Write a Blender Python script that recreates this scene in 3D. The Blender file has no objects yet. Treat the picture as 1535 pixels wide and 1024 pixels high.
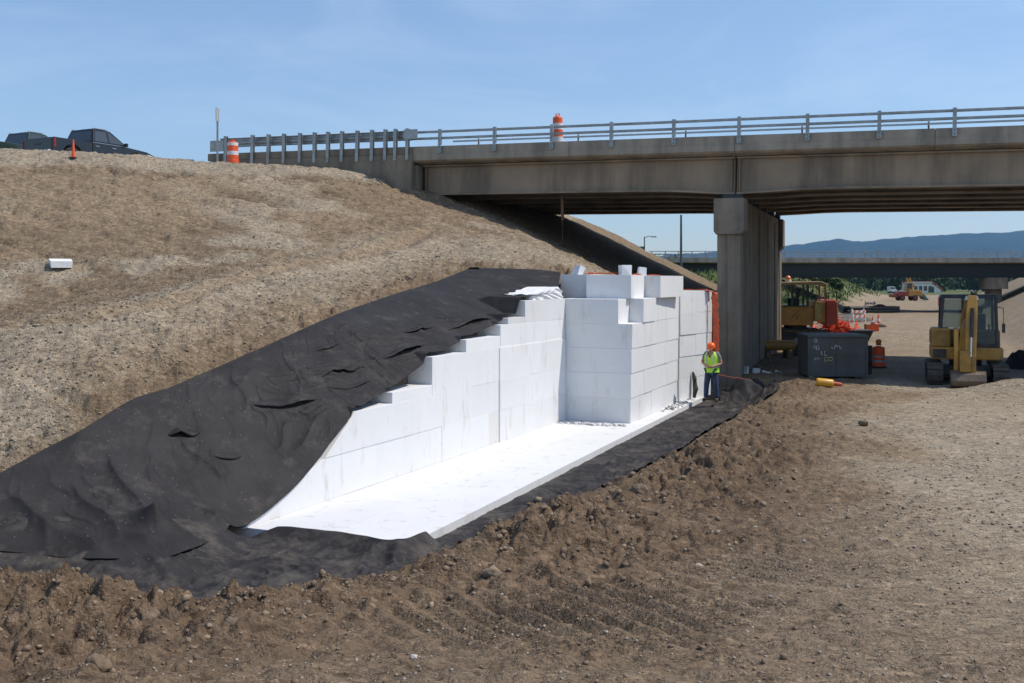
import bpy, bmesh, math, random
import numpy as np
from mathutils import Vector, Matrix, Euler
R = math.radians
rnd = random.Random(11)
S = bpy.context.scene
COL = S.collection

# ------------------------------------------------------------------ frames of reference (metres)
# camera stands at the origin 3.6 m above the foam slab and looks along +Y
F, CX, HY, CZ = 1500.0, 767.5, 420.0, 3.6
def P(px, py, Y): return Vector(((px - CX) / F * Y, Y, CZ - (py - HY) / F * Y))
def vw(v, w, z=0.0): return Vector((.39 * v + .921 * w, .921 * v - .39 * w, z))
YAW_V = math.atan2(-.39, .921)          # rotation that takes local +Y onto the v axis

# ------------------------------------------------------------------ object helpers
def tag(o, label=None, cat=None, group=None, kind=None):
    if label: o['label'] = label
    if cat: o['category'] = cat
    if group: o['group'] = group
    if kind: o['kind'] = kind
    return o
def empty(name, loc, rz=0.0, label=None, cat=None, group=None, kind=None):
    o = bpy.data.objects.new(name, None); COL.objects.link(o)
    o.location = loc; o.rotation_euler = (0, 0, rz); o.empty_display_size = .2
    return tag(o, label, cat, group, kind)
def copy_tree(o, parent=None):
    c = o.copy(); COL.objects.link(c)
    if parent is not None: c.parent = parent
    for ch in list(o.children): copy_tree(ch, c)
    return c

class MB:
    """collects shapes, builds one mesh object"""
    def __init__(s): s.v = []; s.f = []; s.m = []
    def add(s, vs, fs, M=None, mi=0):
        b = len(s.v)
        s.v += [tuple(M @ Vector(p)) if M is not None else tuple(p) for p in vs]
        s.f += [tuple(i + b for i in f) for f in fs]; s.m += [mi] * len(fs)
        return s
    def box(s, c, d, M=None, mi=0, rot=None):
        x, y, z = d[0] / 2, d[1] / 2, d[2] / 2
        vs = [(-x,-y,-z),(x,-y,-z),(x,y,-z),(-x,y,-z),(-x,-y,z),(x,-y,z),(x,y,z),(-x,y,z)]
        T = Matrix.Translation(c)
        if rot is not None: T = T @ Euler(rot).to_matrix().to_4x4()
        if M is not None: T = M @ T
        return s.add(vs, [(0,3,2,1),(4,5,6,7),(0,1,5,4),(1,2,6,5),(2,3,7,6),(3,0,4,7)], T, mi)
    def bb(s, x0, x1, y0, y1, z0, z1, M=None, mi=0):
        return s.box(((x0+x1)/2,(y0+y1)/2,(z0+z1)/2), (x1-x0,y1-y0,z1-z0), M, mi)
    def cyl(s, a, b, r0, r1=None, n=16, mi=0, cap=True):
        a, b = Vector(a), Vector(b); r1 = r0 if r1 is None else r1
        d = (b - a); q = d.to_track_quat('Z', 'Y').to_matrix()
        vs = []; fs = []
        for k in range(n):
            t = 2 * math.pi * k / n; e = q @ Vector((math.cos(t), math.sin(t), 0))
            vs += [tuple(a + e * r0), tuple(b + e * r1)]
        for k in range(n):
            i, j = 2 * k, 2 * ((k + 1) % n); fs.append((i, j, j + 1, i + 1))
        if cap: fs += [tuple(2 * k for k in range(n))[::-1], tuple(2 * k + 1 for k in range(n))]
        return s.add(vs, fs, None, mi)
    def tube(s, pts, r, n=8, mi=0):
        pts = [Vector(p) for p in pts]; rr = r if isinstance(r, (list, tuple)) else [r] * len(pts)
        vs = []; fs = []
        for i, p in enumerate(pts):
            d = (pts[min(i+1, len(pts)-1)] - pts[max(i-1, 0)]).normalized(); q = d.to_track_quat('Z', 'Y').to_matrix()
            for k in range(n):
                t = 2 * math.pi * k / n
                vs.append(tuple(p + q @ Vector((math.cos(t), math.sin(t), 0)) * rr[i]))
        for i in range(len(pts) - 1):
            for k in range(n):
                a, b = i * n + k, i * n + (k + 1) % n; fs.append((a, b, b + n, a + n))
        fs += [tuple(range(n))[::-1], tuple(range((len(pts)-1)*n, len(pts)*n))]
        return s.add(vs, fs, None, mi)
    def lathe(s, prof, n=24, M=None, mi=0):
        vs = []; fs = []
        for r, z in prof:
            for k in range(n):
                t = 2 * math.pi * k / n; vs.append((r * math.cos(t), r * math.sin(t), z))
        for i in range(len(prof) - 1):
            for k in range(n):
                a, b = i * n + k, i * n + (k + 1) % n; fs.append((a, b, b + n, a + n))
        fs += [tuple(range(n))[::-1], tuple(range((len(prof)-1)*n, len(prof)*n))]
        return s.add(vs, fs, M, mi)
    def prism(s, poly, a, b, M=None, mi=0, axis='x', taper=None):
        """poly = (p, q) outline extruded along an axis; x: (y,z), y: (x,z), z: (x,y)"""
        def put(p, t):
            return {'x': (t, p[0], p[1]), 'y': (p[0], t, p[1]), 'z': (p[0], p[1], t)}[axis]
        n = len(poly); poly2 = poly if taper is None else taper
        vs = [put(p, a) for p in poly] + [put(p, b) for p in poly2]
        fs = [(i, (i+1) % n, (i+1) % n + n, i + n) for i in range(n)] + [tuple(range(n))[::-1], tuple(range(n, 2*n))]
        return s.add(vs, fs, M, mi)
    def ball(s, c, r, nu=14, nv=9, M=None, mi=0):
        r = (r, r, r) if not isinstance(r, (tuple, list)) else r
        prof = []; vs = []; fs = []
        for j in range(nv + 1):
            ph = math.pi * j / nv
            for k in range(nu):
                t = 2 * math.pi * k / nu
                vs.append((c[0] + r[0]*math.sin(ph)*math.cos(t), c[1] + r[1]*math.sin(ph)*math.sin(t), c[2] - r[2]*math.cos(ph)))
        for j in range(nv):
            for k in range(nu):
                a, b = j*nu + k, j*nu + (k+1) % nu; fs.append((a, b, b + nu, a + nu))
        return s.add(vs, fs, M, mi)
    def build(s, name, mats, parent=None, bevel=0.0, smooth=False, seg=2, loc=None, rz=0.0, angle=35, fix=True):
        me = bpy.data.meshes.new(name); me.from_pydata(s.v, [], s.f)
        for m in (mats if isinstance(mats, (list, tuple)) else [mats]): me.materials.append(m)
        me.polygons.foreach_set('material_index', s.m)
        if fix:
            bm = bmesh.new(); bm.from_mesh(me); bmesh.ops.remove_doubles(bm, verts=bm.verts, dist=1e-5)
            bmesh.ops.recalc_face_normals(bm, faces=bm.faces); bm.to_mesh(me); bm.free()
        if smooth:
            me.polygons.foreach_set('use_smooth', [True] * len(me.polygons))
            try: me.set_sharp_from_angle(angle=R(angle))
            except Exception: pass
        o = bpy.data.objects.new(name, me); COL.objects.link(o)
        if parent is not None: o.parent = parent
        if loc is not None: o.location = loc
        o.rotation_euler = (0, 0, rz)
        if bevel > 0:
            b = o.modifiers.new('Bevel', 'BEVEL'); b.width = bevel; b.segments = seg; b.limit_method = 'ANGLE'; b.angle_limit = R(40)
        return o

def np_mesh(name, V, Fq, mat, smooth=True, parent=None, attrs=None):
    me = bpy.data.meshes.new(name); n = len(V); k = Fq.shape[1]
    me.vertices.add(n); me.vertices.foreach_set('co', np.ascontiguousarray(V, dtype=np.float32).ravel())
    me.loops.add(Fq.size); me.loops.foreach_set('vertex_index', np.ascontiguousarray(Fq, dtype=np.int32).ravel())
    me.polygons.add(len(Fq)); me.polygons.foreach_set('loop_start', np.arange(0, Fq.size, k, dtype=np.int32))
    if smooth: me.polygons.foreach_set('use_smooth', np.ones(len(Fq), dtype=bool))
    for m in (mat if isinstance(mat, (list, tuple)) else [mat]): me.materials.append(m)
    for an, av in (attrs or {}).items():
        a = me.attributes.new(an, 'FLOAT', 'POINT'); a.data.foreach_set('value', np.ascontiguousarray(av, dtype=np.float32))
    me.update(calc_edges=True)
    o = bpy.data.objects.new(name, me); COL.objects.link(o)
    if parent is not None: o.parent = parent
    return o
def grid_faces(nr, nc):
    i = np.arange(nr - 1)[:, None] * nc + np.arange(nc - 1)[None, :]
    return np.stack([i, i + 1, i + nc + 1, i + nc], -1).reshape(-1, 4)

# ------------------------------------------------------------------ noise
def _h(xi, yi, seed):
    h = (xi * 374761393 + yi * 668265263 + seed * 974634777) & 0xffffffff
    h = ((h ^ (h >> 13)) * 1274126177) & 0xffffffff
    h = ((h ^ (h >> 16)) * 2246822519) & 0xffffffff
    return (h ^ (h >> 13)) / 4294967296.0
def gnoise(x, y, seed=0):
    x = np.asarray(x, float); y = np.asarray(y, float)
    xi = np.floor(x).astype(np.int64); yi = np.floor(y).astype(np.int64); fx = x - xi; fy = y - yi
    u = fx*fx*fx*(fx*(fx*6-15)+10); w = fy*fy*fy*(fy*(fy*6-15)+10)
    def g(dx, dy):
        a = _h(xi + dx, yi + dy, seed) * 2 * np.pi
        return np.cos(a) * (fx - dx) + np.sin(a) * (fy - dy)
    a = g(0,0); b = g(1,0); c = g(0,1); d = g(1,1)
    return 1.5 * ((a + (b-a)*u) * (1-w) + (c + (d-c)*u) * w)
def fbm(x, y, octv=4, seed=0, gain=.5):
    s = 0; a = 1.0
    for k in range(octv):
        s = s + a * gnoise(x * 2**k, y * 2**k, seed + 17*k); a *= gain
    return s
def worley(x, y, seed=0):
    x = np.asarray(x, float); y = np.asarray(y, float)
    xi = np.floor(x).astype(np.int64); yi = np.floor(y).astype(np.int64)
    best = np.full(x.shape, 9.0); rid = np.zeros(x.shape)
    for dx in (-1, 0, 1):
        for dy in (-1, 0, 1):
            cx = xi + dx + .1 + .8*_h(xi+dx, yi+dy, seed); cy = yi + dy + .1 + .8*_h(xi+dx, yi+dy, seed+5)
            d = (x-cx)**2 + (y-cy)**2; r = _h(xi+dx, yi+dy, seed+9)
            k = d < best; best = np.where(k, d, best); rid = np.where(k, r, rid)
    return np.sqrt(best), rid
def lumps(x, y, cell, seed, lo=.2, hi=.5):
    """rounded clods of random size, height in units of the cell"""
    d, r = worley(x / cell, y / cell, seed)
    rad = lo + (hi - lo) * r
    return np.sqrt(np.clip(rad*rad - d*d, 0, None)) * cell * (r > .25)
def sstep(a, b, x):
    t = np.clip((x - a) / (b - a), 0, 1); return t*t*(3-2*t)
def poly_sd(X, Y, poly, closed=True):
    """signed distance to a polygon, + inside"""
    X = np.asarray(X, float); Y = np.asarray(Y, float)
    d2 = np.full(X.shape, 1e18); ins = np.zeros(X.shape, bool); n = len(poly)
    for i in range(n if closed else n - 1):
        (ax, ay), (bx, by) = poly[i], poly[(i+1) % n]
        ex, ey = bx-ax, by-ay; L = ex*ex+ey*ey + 1e-12
        t = np.clip(((X-ax)*ex + (Y-ay)*ey) / L, 0, 1)
        d2 = np.minimum(d2, (X-ax-t*ex)**2 + (Y-ay-t*ey)**2)
        if closed:
            c = ((ay > Y) != (by > Y)); ins ^= c & (X < (bx-ax)*(Y-ay)/np.where(abs(by-ay) < 1e-12, 1e-12, by-ay) + ax)
    d = np.sqrt(d2)
    return np.where(ins, d, -d) if closed else d

# ------------------------------------------------------------------ materials
def nodes_of(m):
    m.use_nodes = True; nt = m.node_tree; nt.nodes.clear()
    return nt, nt.nodes, nt.links
def principled(m):
    nt, N, L = nodes_of(m)
    o = N.new('ShaderNodeOutputMaterial'); b = N.new('ShaderNodeBsdfPrincipled'); L.new(b.outputs[0], o.inputs['Surface'])
    return nt, N, L, b
def noise(N, L, vec, scale, detail=4, rough=.55, kind='ShaderNodeTexNoise'):
    t = N.new(kind); t.inputs['Scale'].default_value = scale
    if kind == 'ShaderNodeTexNoise':
        t.inputs['Detail'].default_value = detail; t.inputs['Roughness'].default_value = rough
    if vec is not None: L.new(vec, t.inputs['Vector'])
    return t
def ramp(N, L, fac, stops):
    r = N.new('ShaderNodeValToRGB'); e = r.color_ramp.elements
    while len(e) < len(stops): e.new(.5)
    for k, (p, c) in enumerate(stops):
        e[k].position = p; e[k].color = (c, c, c, 1) if isinstance(c, (int, float)) else (*c, 1)
    L.new(fac, r.inputs[0]); return r
def mixc(N, L, fac, a, b, mode='MIX'):
    m = N.new('ShaderNodeMix'); m.data_type = 'RGBA'; m.blend_type = mode
    if isinstance(fac, (int, float)): m.inputs[0].default_value = fac
    else: L.new(fac, m.inputs[0])
    for s, v in ((6, a), (7, b)):
        if isinstance(v, tuple): m.inputs[s].default_value = (*v, 1)
        else: L.new(v, m.inputs[s])
    return m.outputs[2]
def math_(N, L, op, a, b=0.0):
    m = N.new('ShaderNodeMath'); m.operation = op
    for s, v in ((0, a), (1, b)):
        if isinstance(v, (int, float)): m.inputs[s].default_value = v
        else: L.new(v, m.inputs[s])
    return m.outputs[0]
def mat(name, col, rough=.6, var=.25, scale=3.0, bump=.0, bscale=30.0, metal=0.0, dirt=None, dirt_amt=.35, dscale=1.5, streak=False, world=False, spec=None, indiv=0.0):
    """painted, concrete, cloth ... : base colour broken up by noise, optional dirt patches and relief"""
    m = bpy.data.materials.new(name); nt, N, L, b = principled(m)
    if world:
        g = N.new('ShaderNodeNewGeometry'); vec = g.outputs['Position']
    else:
        g = N.new('ShaderNodeTexCoord'); vec = g.outputs['Object']
    n1 = noise(N, L, vec, scale, 5)
    lo = tuple(c * (1 - var) for c in col); hi = tuple(min(1, c * (1 + var)) for c in col)
    c = ramp(N, L, n1.outputs['Fac'], [(.3, lo), (.7, hi)]).outputs[0]
    if dirt is not None:
        v2 = vec
        if streak:
            mp = N.new('ShaderNodeMapping'); mp.inputs['Scale'].default_value = (1, 1, .12); L.new(vec, mp.inputs['Vector']); v2 = mp.outputs[0]
        n2 = noise(N, L, v2, dscale, 6, .65)
        f = ramp(N, L, n2.outputs['Fac'], [(.45, 0.0), (.72, dirt_amt)]).outputs[0]
        c = mixc(N, L, f, c, dirt)
    if indiv:
        oi = N.new('ShaderNodeObjectInfo')
        k = math_(N, L, 'MULTIPLY_ADD', oi.outputs['Random'], indiv); k.node.inputs[2].default_value = 1 - indiv
        cmb = N.new('ShaderNodeCombineColor'); [L.new(k, cmb.inputs[i]) for i in range(3)]
        c = mixc(N, L, 1.0, c, cmb.outputs[0], 'MULTIPLY')
    L.new(c, b.inputs['Base Color']); b.inputs['Roughness'].default_value = rough; b.inputs['Metallic'].default_value = metal
    if spec is not None: b.inputs['Specular IOR Level'].default_value = spec
    if bump:
        n3 = noise(N, L, vec, bscale, 4); bp = N.new('ShaderNodeBump'); bp.inputs['Strength'].default_value = bump; bp.inputs['Distance'].default_value = .02
        L.new(n3.outputs['Fac'], bp.inputs['Height']); L.new(bp.outputs[0], b.inputs['Normal'])
    return m
def glass_mat(name, col=(.02,.025,.03), rough=.06):
    m = bpy.data.materials.new(name); nt, N, L, b = principled(m)
    b.inputs['Base Color'].default_value = (*col, 1); b.inputs['Roughness'].default_value = rough
    b.inputs['Specular IOR Level'].default_value = .5
    return m
M = {}
# ================================================================== TERRAIN
# embankment: thin plate spline through surveyed points
ctrl = []
def cp(px, py, Y): ctrl.append(tuple(P(px, py, Y)))
for a in [(-300,224,33),(-150,227,33.5),(0,231,34.5),(110,234,35.5),(215,239,36.5),(330,246,38),(400,249,37.6),(480,255,37.4),(550,265,37.2),(615,291,36.6),
          (0,718,13.3),(200,600,15.3),(350,545,17),(500,475,20),(600,440,23),(710,405,27.5),(845,413,28.6),(640,345,32.5),(760,347,33.3),
          (360,792,14.4),(450,718,15.7),(527,621,17.0),(588,594,18.15),(650,545,19.6),(750,492,22.3),(818,470,24.6),(843,432,26.3),
          (270,847,12.6),(130,850,12.4),(0,850,12.2),(-150,845,12.0),(-300,700,13.5),(300,400,25.5),(0,470,22.6)]: cp(*a)
ctrl += [(-30,46,8.4),(-18,46,8.5),(-24,48,8.95),(-30,50,9.1),(-8,46,8.2),(-6,41,8.0),(-10,60,7.9),(-30,65,8),(-42,40,8.3),(-44,30,6.6),(-30,14,1.0),(-32,24,4.6),(-60,40,8.2),(-60,20,3)]
for v in (34.5, 41, 48, 55):
    for w in (-16.6, -13, -9.5, -5, -1):
        p = vw(v, w); ctrl.append((p.x, p.y, 6.6 - .48 * (w + 16.4)))
CT = np.array(ctrl)
def _tps_fit(C, lam=.02):
    n = len(C); d2 = ((C[:,None,:2]-C[None,:,:2])**2).sum(-1); K = .5*d2*np.log(d2+1e-12) + lam*np.eye(n)
    Pm = np.c_[np.ones(n), C[:,:2]]; A = np.zeros((n+3, n+3)); A[:n,:n] = K; A[:n,n:] = Pm; A[n:,:n] = Pm.T
    return np.linalg.solve(A, np.r_[C[:,2], 0, 0, 0])
TW = _tps_fit(CT)
def E_surf(X, Y):
    X = np.asarray(X, float); Y = np.asarray(Y, float)
    Xc = np.clip(X, -70, 30); Yc = np.clip(Y, 5, 75)
    z = TW[-3] + TW[-2]*Xc + TW[-1]*Yc
    for i in range(len(CT)):
        d2 = (Xc-CT[i,0])**2 + (Yc-CT[i,1])**2; z = z + TW[i]*.5*d2*np.log(d2+1e-12)
    return np.clip(z, -3, 8.7)

FLOOR = -.17
WALL0 = np.array((-3.91, 14.4)); WD = np.array((.4202, .9074)); WD /= np.linalg.norm(WD); WN = np.array((WD[1], -WD[0]))
_wall_tz = [(-.5,-.1),(0,0),(1.41,.48),(2.89,1.33),(4.14,1.42),(5.61,1.9),(8.69,2.45),(11.3,2.8),(12.5,3.5)]
LIP = [(8.25,31.6),(8.1,29.5),(6.75,26.2),(5.35,23.2),(4.25,20.9),(3.35,18.6),(2.2,16.2),(1.2,14.1),(.4,12.5),(-.35,11.0),(-.9,9.6),(-1.75,8.55),(-2.4,8.1),(-3.2,8.15),(-4.7,8.95),(-7,9.9),(-11,11.7),(-18,13.5),(-40,15)]
_pp = [vw(36.0,-7.0), vw(60,-6.2), vw(75,-9)]
INPOLY = LIP + [(-150, 20), (-150, 160)] + [(p.x, p.y) for p in reversed(_pp)] + [(6.95,34.0),(7.95,33.2)]
# smooth work-ground profile along Y
_gy = np.array([-40,0,3,5,7,10,14,20,30,60,155,300,450,1000,20000.]); _gz = np.array([1.95,1.95,1.75,1.48,1.15,.85,.62,.5,.45,.42,.45,-.3,-1.4,-6,-12.])
_ys = np.r_[np.linspace(-40,60,800), np.geomspace(60.2,20000,500)]; _zs = np.interp(_ys, _gy, _gz)
_k = np.ones(15)/15; _zs = np.convolve(np.pad(_zs, 7, 'edge'), _k, 'valid')
# small heaps: (X, Y, height, radius x, radius y)
HEAPS = [tuple(P(1545,572,27.5)[:2]) + (.34,1.3,.8), tuple(P(1500,578,27.8)[:2]) + (.12,1.3,.5), tuple(P(1375,506,53)[:2]) + (.35,2.6,.8), tuple(P(1340,506,54)[:2]) + (.2,1.5,.6),
         tuple(P(1270,640,19.4)[:2]) + (.10,.5,.3), tuple(P(1215,690,17.0)[:2]) + (.13,1.0,.35), tuple(P(1120,720,16.2)[:2]) + (.10,.8,.35), tuple(P(1165,712,16.6)[:2]) + (.12,.7,.25), tuple(P(950,752,14.3)[:2]) + (.16,.35,.25)]
def G_surf(X, Y):
    z = np.interp(Y, _ys, _zs)
    v = .39*X + .921*Y; w = .921*X - .39*Y
    up = np.clip(w - 3.1, 0, 13) ; right = .5 * (np.sqrt(up*up + .25) - .5) * sstep(24, 30, v) * (1 - sstep(150, 220, v))
    left = .46 * np.clip(-8.2 - w, 0, 8.2) * sstep(64, 84, v) * (1 - sstep(190, 260, v))
    # grassed approach fill at the left end of the far bridge
    ap = sstep(3.0, -3.0, X - 14.2 - .02*(Y-95)) * np.exp(-((Y-100)/9.0)**4) * 4.6
    z = z + right + np.maximum(left, ap)
    for hx, hy, hh, rx, ry in HEAPS: z = z + hh*np.exp(-((X-hx)/rx)**2 - ((Y-hy)/ry)**2)
    return z
def T_smooth(X, Y, parts=False):
    X = np.asarray(X, float); Y = np.asarray(Y, float)
    G = G_surf(X, Y); E = E_surf(X, Y); v = .39*X + .921*Y
    d = poly_sd(X, Y, INPOLY)
    n = (X-WALL0[0])*WN[0] + (Y-WALL0[1])*WN[1]; t = (X-WALL0[0])*WD[0] + (Y-WALL0[1])*WD[1]
    cut = sstep(-.62, -.35, n) * sstep(-.4, .1, t) * (1 - sstep(21.5, 24, t))
    deep = FLOOR + (.45-FLOOR)*sstep(33.0, 35.5, v)
    Hin = np.maximum(E, deep); Hin = Hin*(1-cut) + deep*cut
    far = sstep(48.5, 55, v); Hin = Hin*(1-far) + np.maximum(G, deep)*far
    bank = sstep(-.15, 1.25, d)
    z = G*(1-bank) + Hin*bank
    return (z, d, n, t, v, E, G) if parts else z
def unproject(px, py, y0=4.0, y1=70.0, f=None):
    f = f or T_smooth
    Y = np.geomspace(y0, y1, 1500); X = (px-CX)/F*Y; Z = CZ - (py-HY)/F*Y
    k = np.nonzero(f(X, Y) >= Z)[0]
    i = k[0] if len(k) else len(Y)-1
    return (X[i], Y[i])
def wallpt(t, n=0.0): return WALL0 + WD*t + WN*n
def wall_t(px):
    u = (px-CX)/F; return (WALL0[1]*u - WALL0[0]) / (WD[0] - WD[1]*u)

# edges of the slope sheet of fabric
TOPE = [(-160,800),(0,718),(120,652),(200,603),(250,588),(300,567),(350,545),(400,524),(440,505),(480,486),(520,470),(570,452),(640,430),(705,404),(770,406),(846,412)]
BOTE = [(-160,830),(0,834),(130,846),(270,848),(345,800),(380,776),(418,747),(452,716),(485,683),(527,621),(588,597),(650,548),(700,519),(750,492),(787,465),(846,420)]
E_floor = lambda X, Y: np.maximum(E_surf(X, Y), FLOOR+.1)
TOPXY = [unproject(*p, f=E_floor) for p in TOPE]
BOTXY = [unproject(*p, y0=8, f=E_floor) for p in BOTE[:5]] + [tuple(wallpt(wall_t(p[0]), .04 if k < 5 else -.1)) for k, p in enumerate(BOTE[5:])]
FABPOLY = TOPXY + BOTXY[::-1]
TAN = [unproject(*p, f=E_floor) for p in [(-60,512),(0,497),(120,482),(250,462),(330,432),(420,408),(520,390),(590,372),(650,346)]]
RED = [unproject(*p, f=E_floor) for p in [(-60,290),(60,300),(160,312),(260,292),(330,290)]]
DENT = unproject(372, 294, f=E_floor)

def terrain(X, Y):
    """height with all relief + soil masks"""
    z, d, n, t, v, E, G = T_smooth(X, Y, True)
    out = sstep(.25, -.15, d)                                   # 1 on the work ground
    fd = poly_sd(X, Y, FABPOLY)                                 # inside the slope fabric
    near = 1 - sstep(40, 90, Y)
    slope = sstep(.2, 1.0, d) * sstep(.02, -.12, fd) * sstep(.3, 1.0, z) * (1-sstep(33,36,v)*sstep(-17,-16.,.921*X-.39*Y)*.7)
    # work ground: ridge of loose soil along the lip, clods fading away from it
    rd = -d
    berm = .09*np.exp(-((rd-.7)/.6)**2) * near * (1-.6*sstep(25,31,Y))
    wob = .5 + .9*np.clip(gnoise(X*.45, Y*.45, 71)+.25, 0, 1)
    loose = (np.exp(-np.clip(rd-.6,0,None)/1.7)*wob + .12*np.clip(gnoise(X*.3,Y*.3,72)+.2,0,1)) * out
    loose = np.clip(loose, 0, 1) * near * (1-.4*sstep(18,30,Y))
    m1 = np.exp(-((X-.45)/1.5)**2 - ((Y-7.7)/1.2)**2); q = X*.90 + Y*.43
    m2 = np.exp(-((X-2.3)/1.0)**2 - ((Y-9.4)/.75)**2); q2 = X*.79 + Y*.62
    loose = loose*(1-.8*np.clip(m1*1.3+m2*1.3, 0, 1))
    wx = X + .12*gnoise(X*2.5, Y*2.5, 31); wy = Y + .12*gnoise(X*2.5, Y*2.5, 32)
    cl = .55*lumps(wx, wy, .42, 1) + .75*lumps(wx, wy, .21, 2) + .9*lumps(wx, wy, .10, 3, .25, .55)
    rough = fbm(X*1.3, Y*1.3, 5, 5, .55); bil = sum(a_*(np.abs(gnoise(wx*f_, wy*f_, 200+int(f_*3)))-.25) for f_, a_ in ((1.1,.20),(2.4,.22),(5.2,.14),(11,.06)))
    z = z + out*near*(berm*wob + loose*(.75*cl + .06*rough + bil) + .07*(1-loose)*(1-.9*np.clip(m1+m2,0,1))*bil*sstep(7,2,X))
    fine = .5*lumps(X, Y, .075, 8, .2, .5) + .022*fbm(X*4, Y*4, 3, 9, .6)
    z = z + out*near*(fine*.55*(.5+loose) + .025*gnoise(X*.5, Y*.5, 10) + .04*gnoise(X*.22, Y*.22, 12))
    # track marks of the machine that graded the ground (foreground and centre right)
    ridges = lambda s, L_: (np.abs(((s/L_) % 1.0) - .5)*2)
    wv = .08*gnoise(X*1.2, Y*1.2, 14)
    z = z - .15*out*m1*ridges(q+wv*.6, .25)*(.8+.4*gnoise(X*1.5,Y*1.5,15)) - .10*out*m2*ridges(q2+wv*.6, .19)*(.8+.4*gnoise(X*1.5,Y*1.5,16))
    m3 = np.exp(-((X-4.6)/2.2)**2 - ((Y-15.5)/3.5)**2); q3 = X*.15 + Y
    z = z - .03*out*m3*ridges(q3+wv*2, .42)
    # embankment: grader streaks along the contour, pits, small scarps
    sx = X*.93 - Y*.36; sy = X*.36 + Y*.93
    str_ = gnoise(sx*.28, sy*1.9, 21)*.085 + gnoise(sx*.7, sy*4.5, 22)*.05 + fbm(X*1.6, Y*1.6, 4, 23, .6)*.045
    pit = np.clip(gnoise(sx*.9, sy*1.8, 24) - .38, 0, 1)*-.35
    z = z + slope*near*(str_ + pit + .26*lumps(wx, wy, .13, 25, .15, .45) + .08*lumps(wx, wy, .3, 26, .05, .30) + .03*(np.abs(gnoise(wx*5, wy*5, 231))-.25) + .02*(np.abs(gnoise(wx*11, wy*11, 232))-.25))
    cb_ = np.exp(-((z-7.25+.2*gnoise(X*.3, Y*.3, 52))/.14)**2); z = z - slope*cb_*np.clip(.10 + .3*gnoise(X*1.3, Y*1.3, 59), 0, .4)
    td = poly_sd(X, Y, TAN, closed=False)
    z = z + slope*(.10*np.exp(-((td-.5)/.35)**2) - .07*np.exp(-(td/.3)**2))
    de = ((X-DENT[0])/1.3)**2 + ((Y-DENT[1])/.55)**2
    z = z + slope*(-.6*np.exp(-de) + .20*np.exp(-((X-DENT[0])/1.5)**2 - ((Y-DENT[1]+1.0)/.4)**2))
    # crumbling scarp above the fabric, fabric bed below
    te = poly_sd(X, Y, TOPXY, closed=False)
    sc = (.11 + .15*gnoise(X*1.1, Y*1.1, 27)) * (.65*np.exp(-te/.35)+.35*np.exp(-te/1.3)) * slope * (1 + 1.3*gnoise(X*4.5, Y*4.5, 28) + .8*gnoise(X*10, Y*10, 30))
    z = z + np.clip(sc, 0, .6) * sstep(-.02, -.2 + 0*X, fd - .10*gnoise(X*3.5, Y*3.5, 29))
    z = z - .13 * sstep(-.1, .1, fd)
    # roadbed and banks far away: gentle relief
    z = z + (1-near)*(.10*fbm(X*.12, Y*.12, 4, 41, .6))*(1-sstep(300,600,Y))
    # masks
    w = .921*X - .39*Y
    grav = out*(sstep(1.6, 4.2, rd + 1.6*gnoise(X*.35, Y*.35, 51))*.9 + .0)*(.55+.6*sstep(3, 9, X))
    crest = sstep(7.15, 7.6, z + .25*gnoise(X*.3, Y*.3, 52)) * slope
    mid = sstep(.05, .5, gnoise(X*.18+3, Y*.26, 53) + .35*gnoise(X*.9, Y*.9, 54)) * .8
    low = np.exp(-((te-2.6)/2.2)**2) * .75
    grav = np.clip(grav + slope*np.maximum.reduce([crest*.95, mid, low]), 0, 1)
    tan = slope*np.clip(1.25*np.exp(-((td-.12)/.40)**2) + .6*np.exp(-(poly_sd(X, Y, RED, closed=False)/1.8)**2)*(1-crest) + .35*sstep(4.5, 6.5, z)*(1-crest), 0, 1)
    hx = gnoise(X*.5, Y*.5, 56)
    tan = np.clip(tan + out*.9*sstep(36, 46, Y)*(1-.25*grav) + out*.35*sstep(.1,.5,hx)*sstep(4,8,X), 0, 1)
    dark_soil = np.clip(slope*.75*np.exp(-te/.30) + slope*.7*np.exp(-((X-DENT[0])/1.6)**2 - ((Y-DENT[1])/.9)**2) + loose*1.15 + out*.45*sstep(7.5, 4.5, rd + 2.*hx) * near*sstep(8, 2, X), 0, 1)  # dark soil: moist loose ground; plain darker tone above the fabric and in the dent
    gl = sstep(70, 84, v) * sstep(-8.8, -11.5, w + 1.6*gnoise(X*.12, Y*.12, 57)) + sstep(210, 260, Y) + .9*np.exp(-((Y-100)/10.0)**4)*sstep(14, 11, X)
    gr2 = sstep(49, 54, v) * sstep(-9, -12.5, w) * .3
    grass = np.clip(gl + gr2, 0, 1)*(.75 + .5*gnoise(X*.15, Y*.15, 58))
    return z, dict(gravel=grav, tan=tan, dark_soil=dark_soil, grass=np.clip(grass, 0, 1))
Tz_cache = {}
def gz(x, y):
    return float(terrain(np.array([x]), np.array([y]))[0][0])

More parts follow.
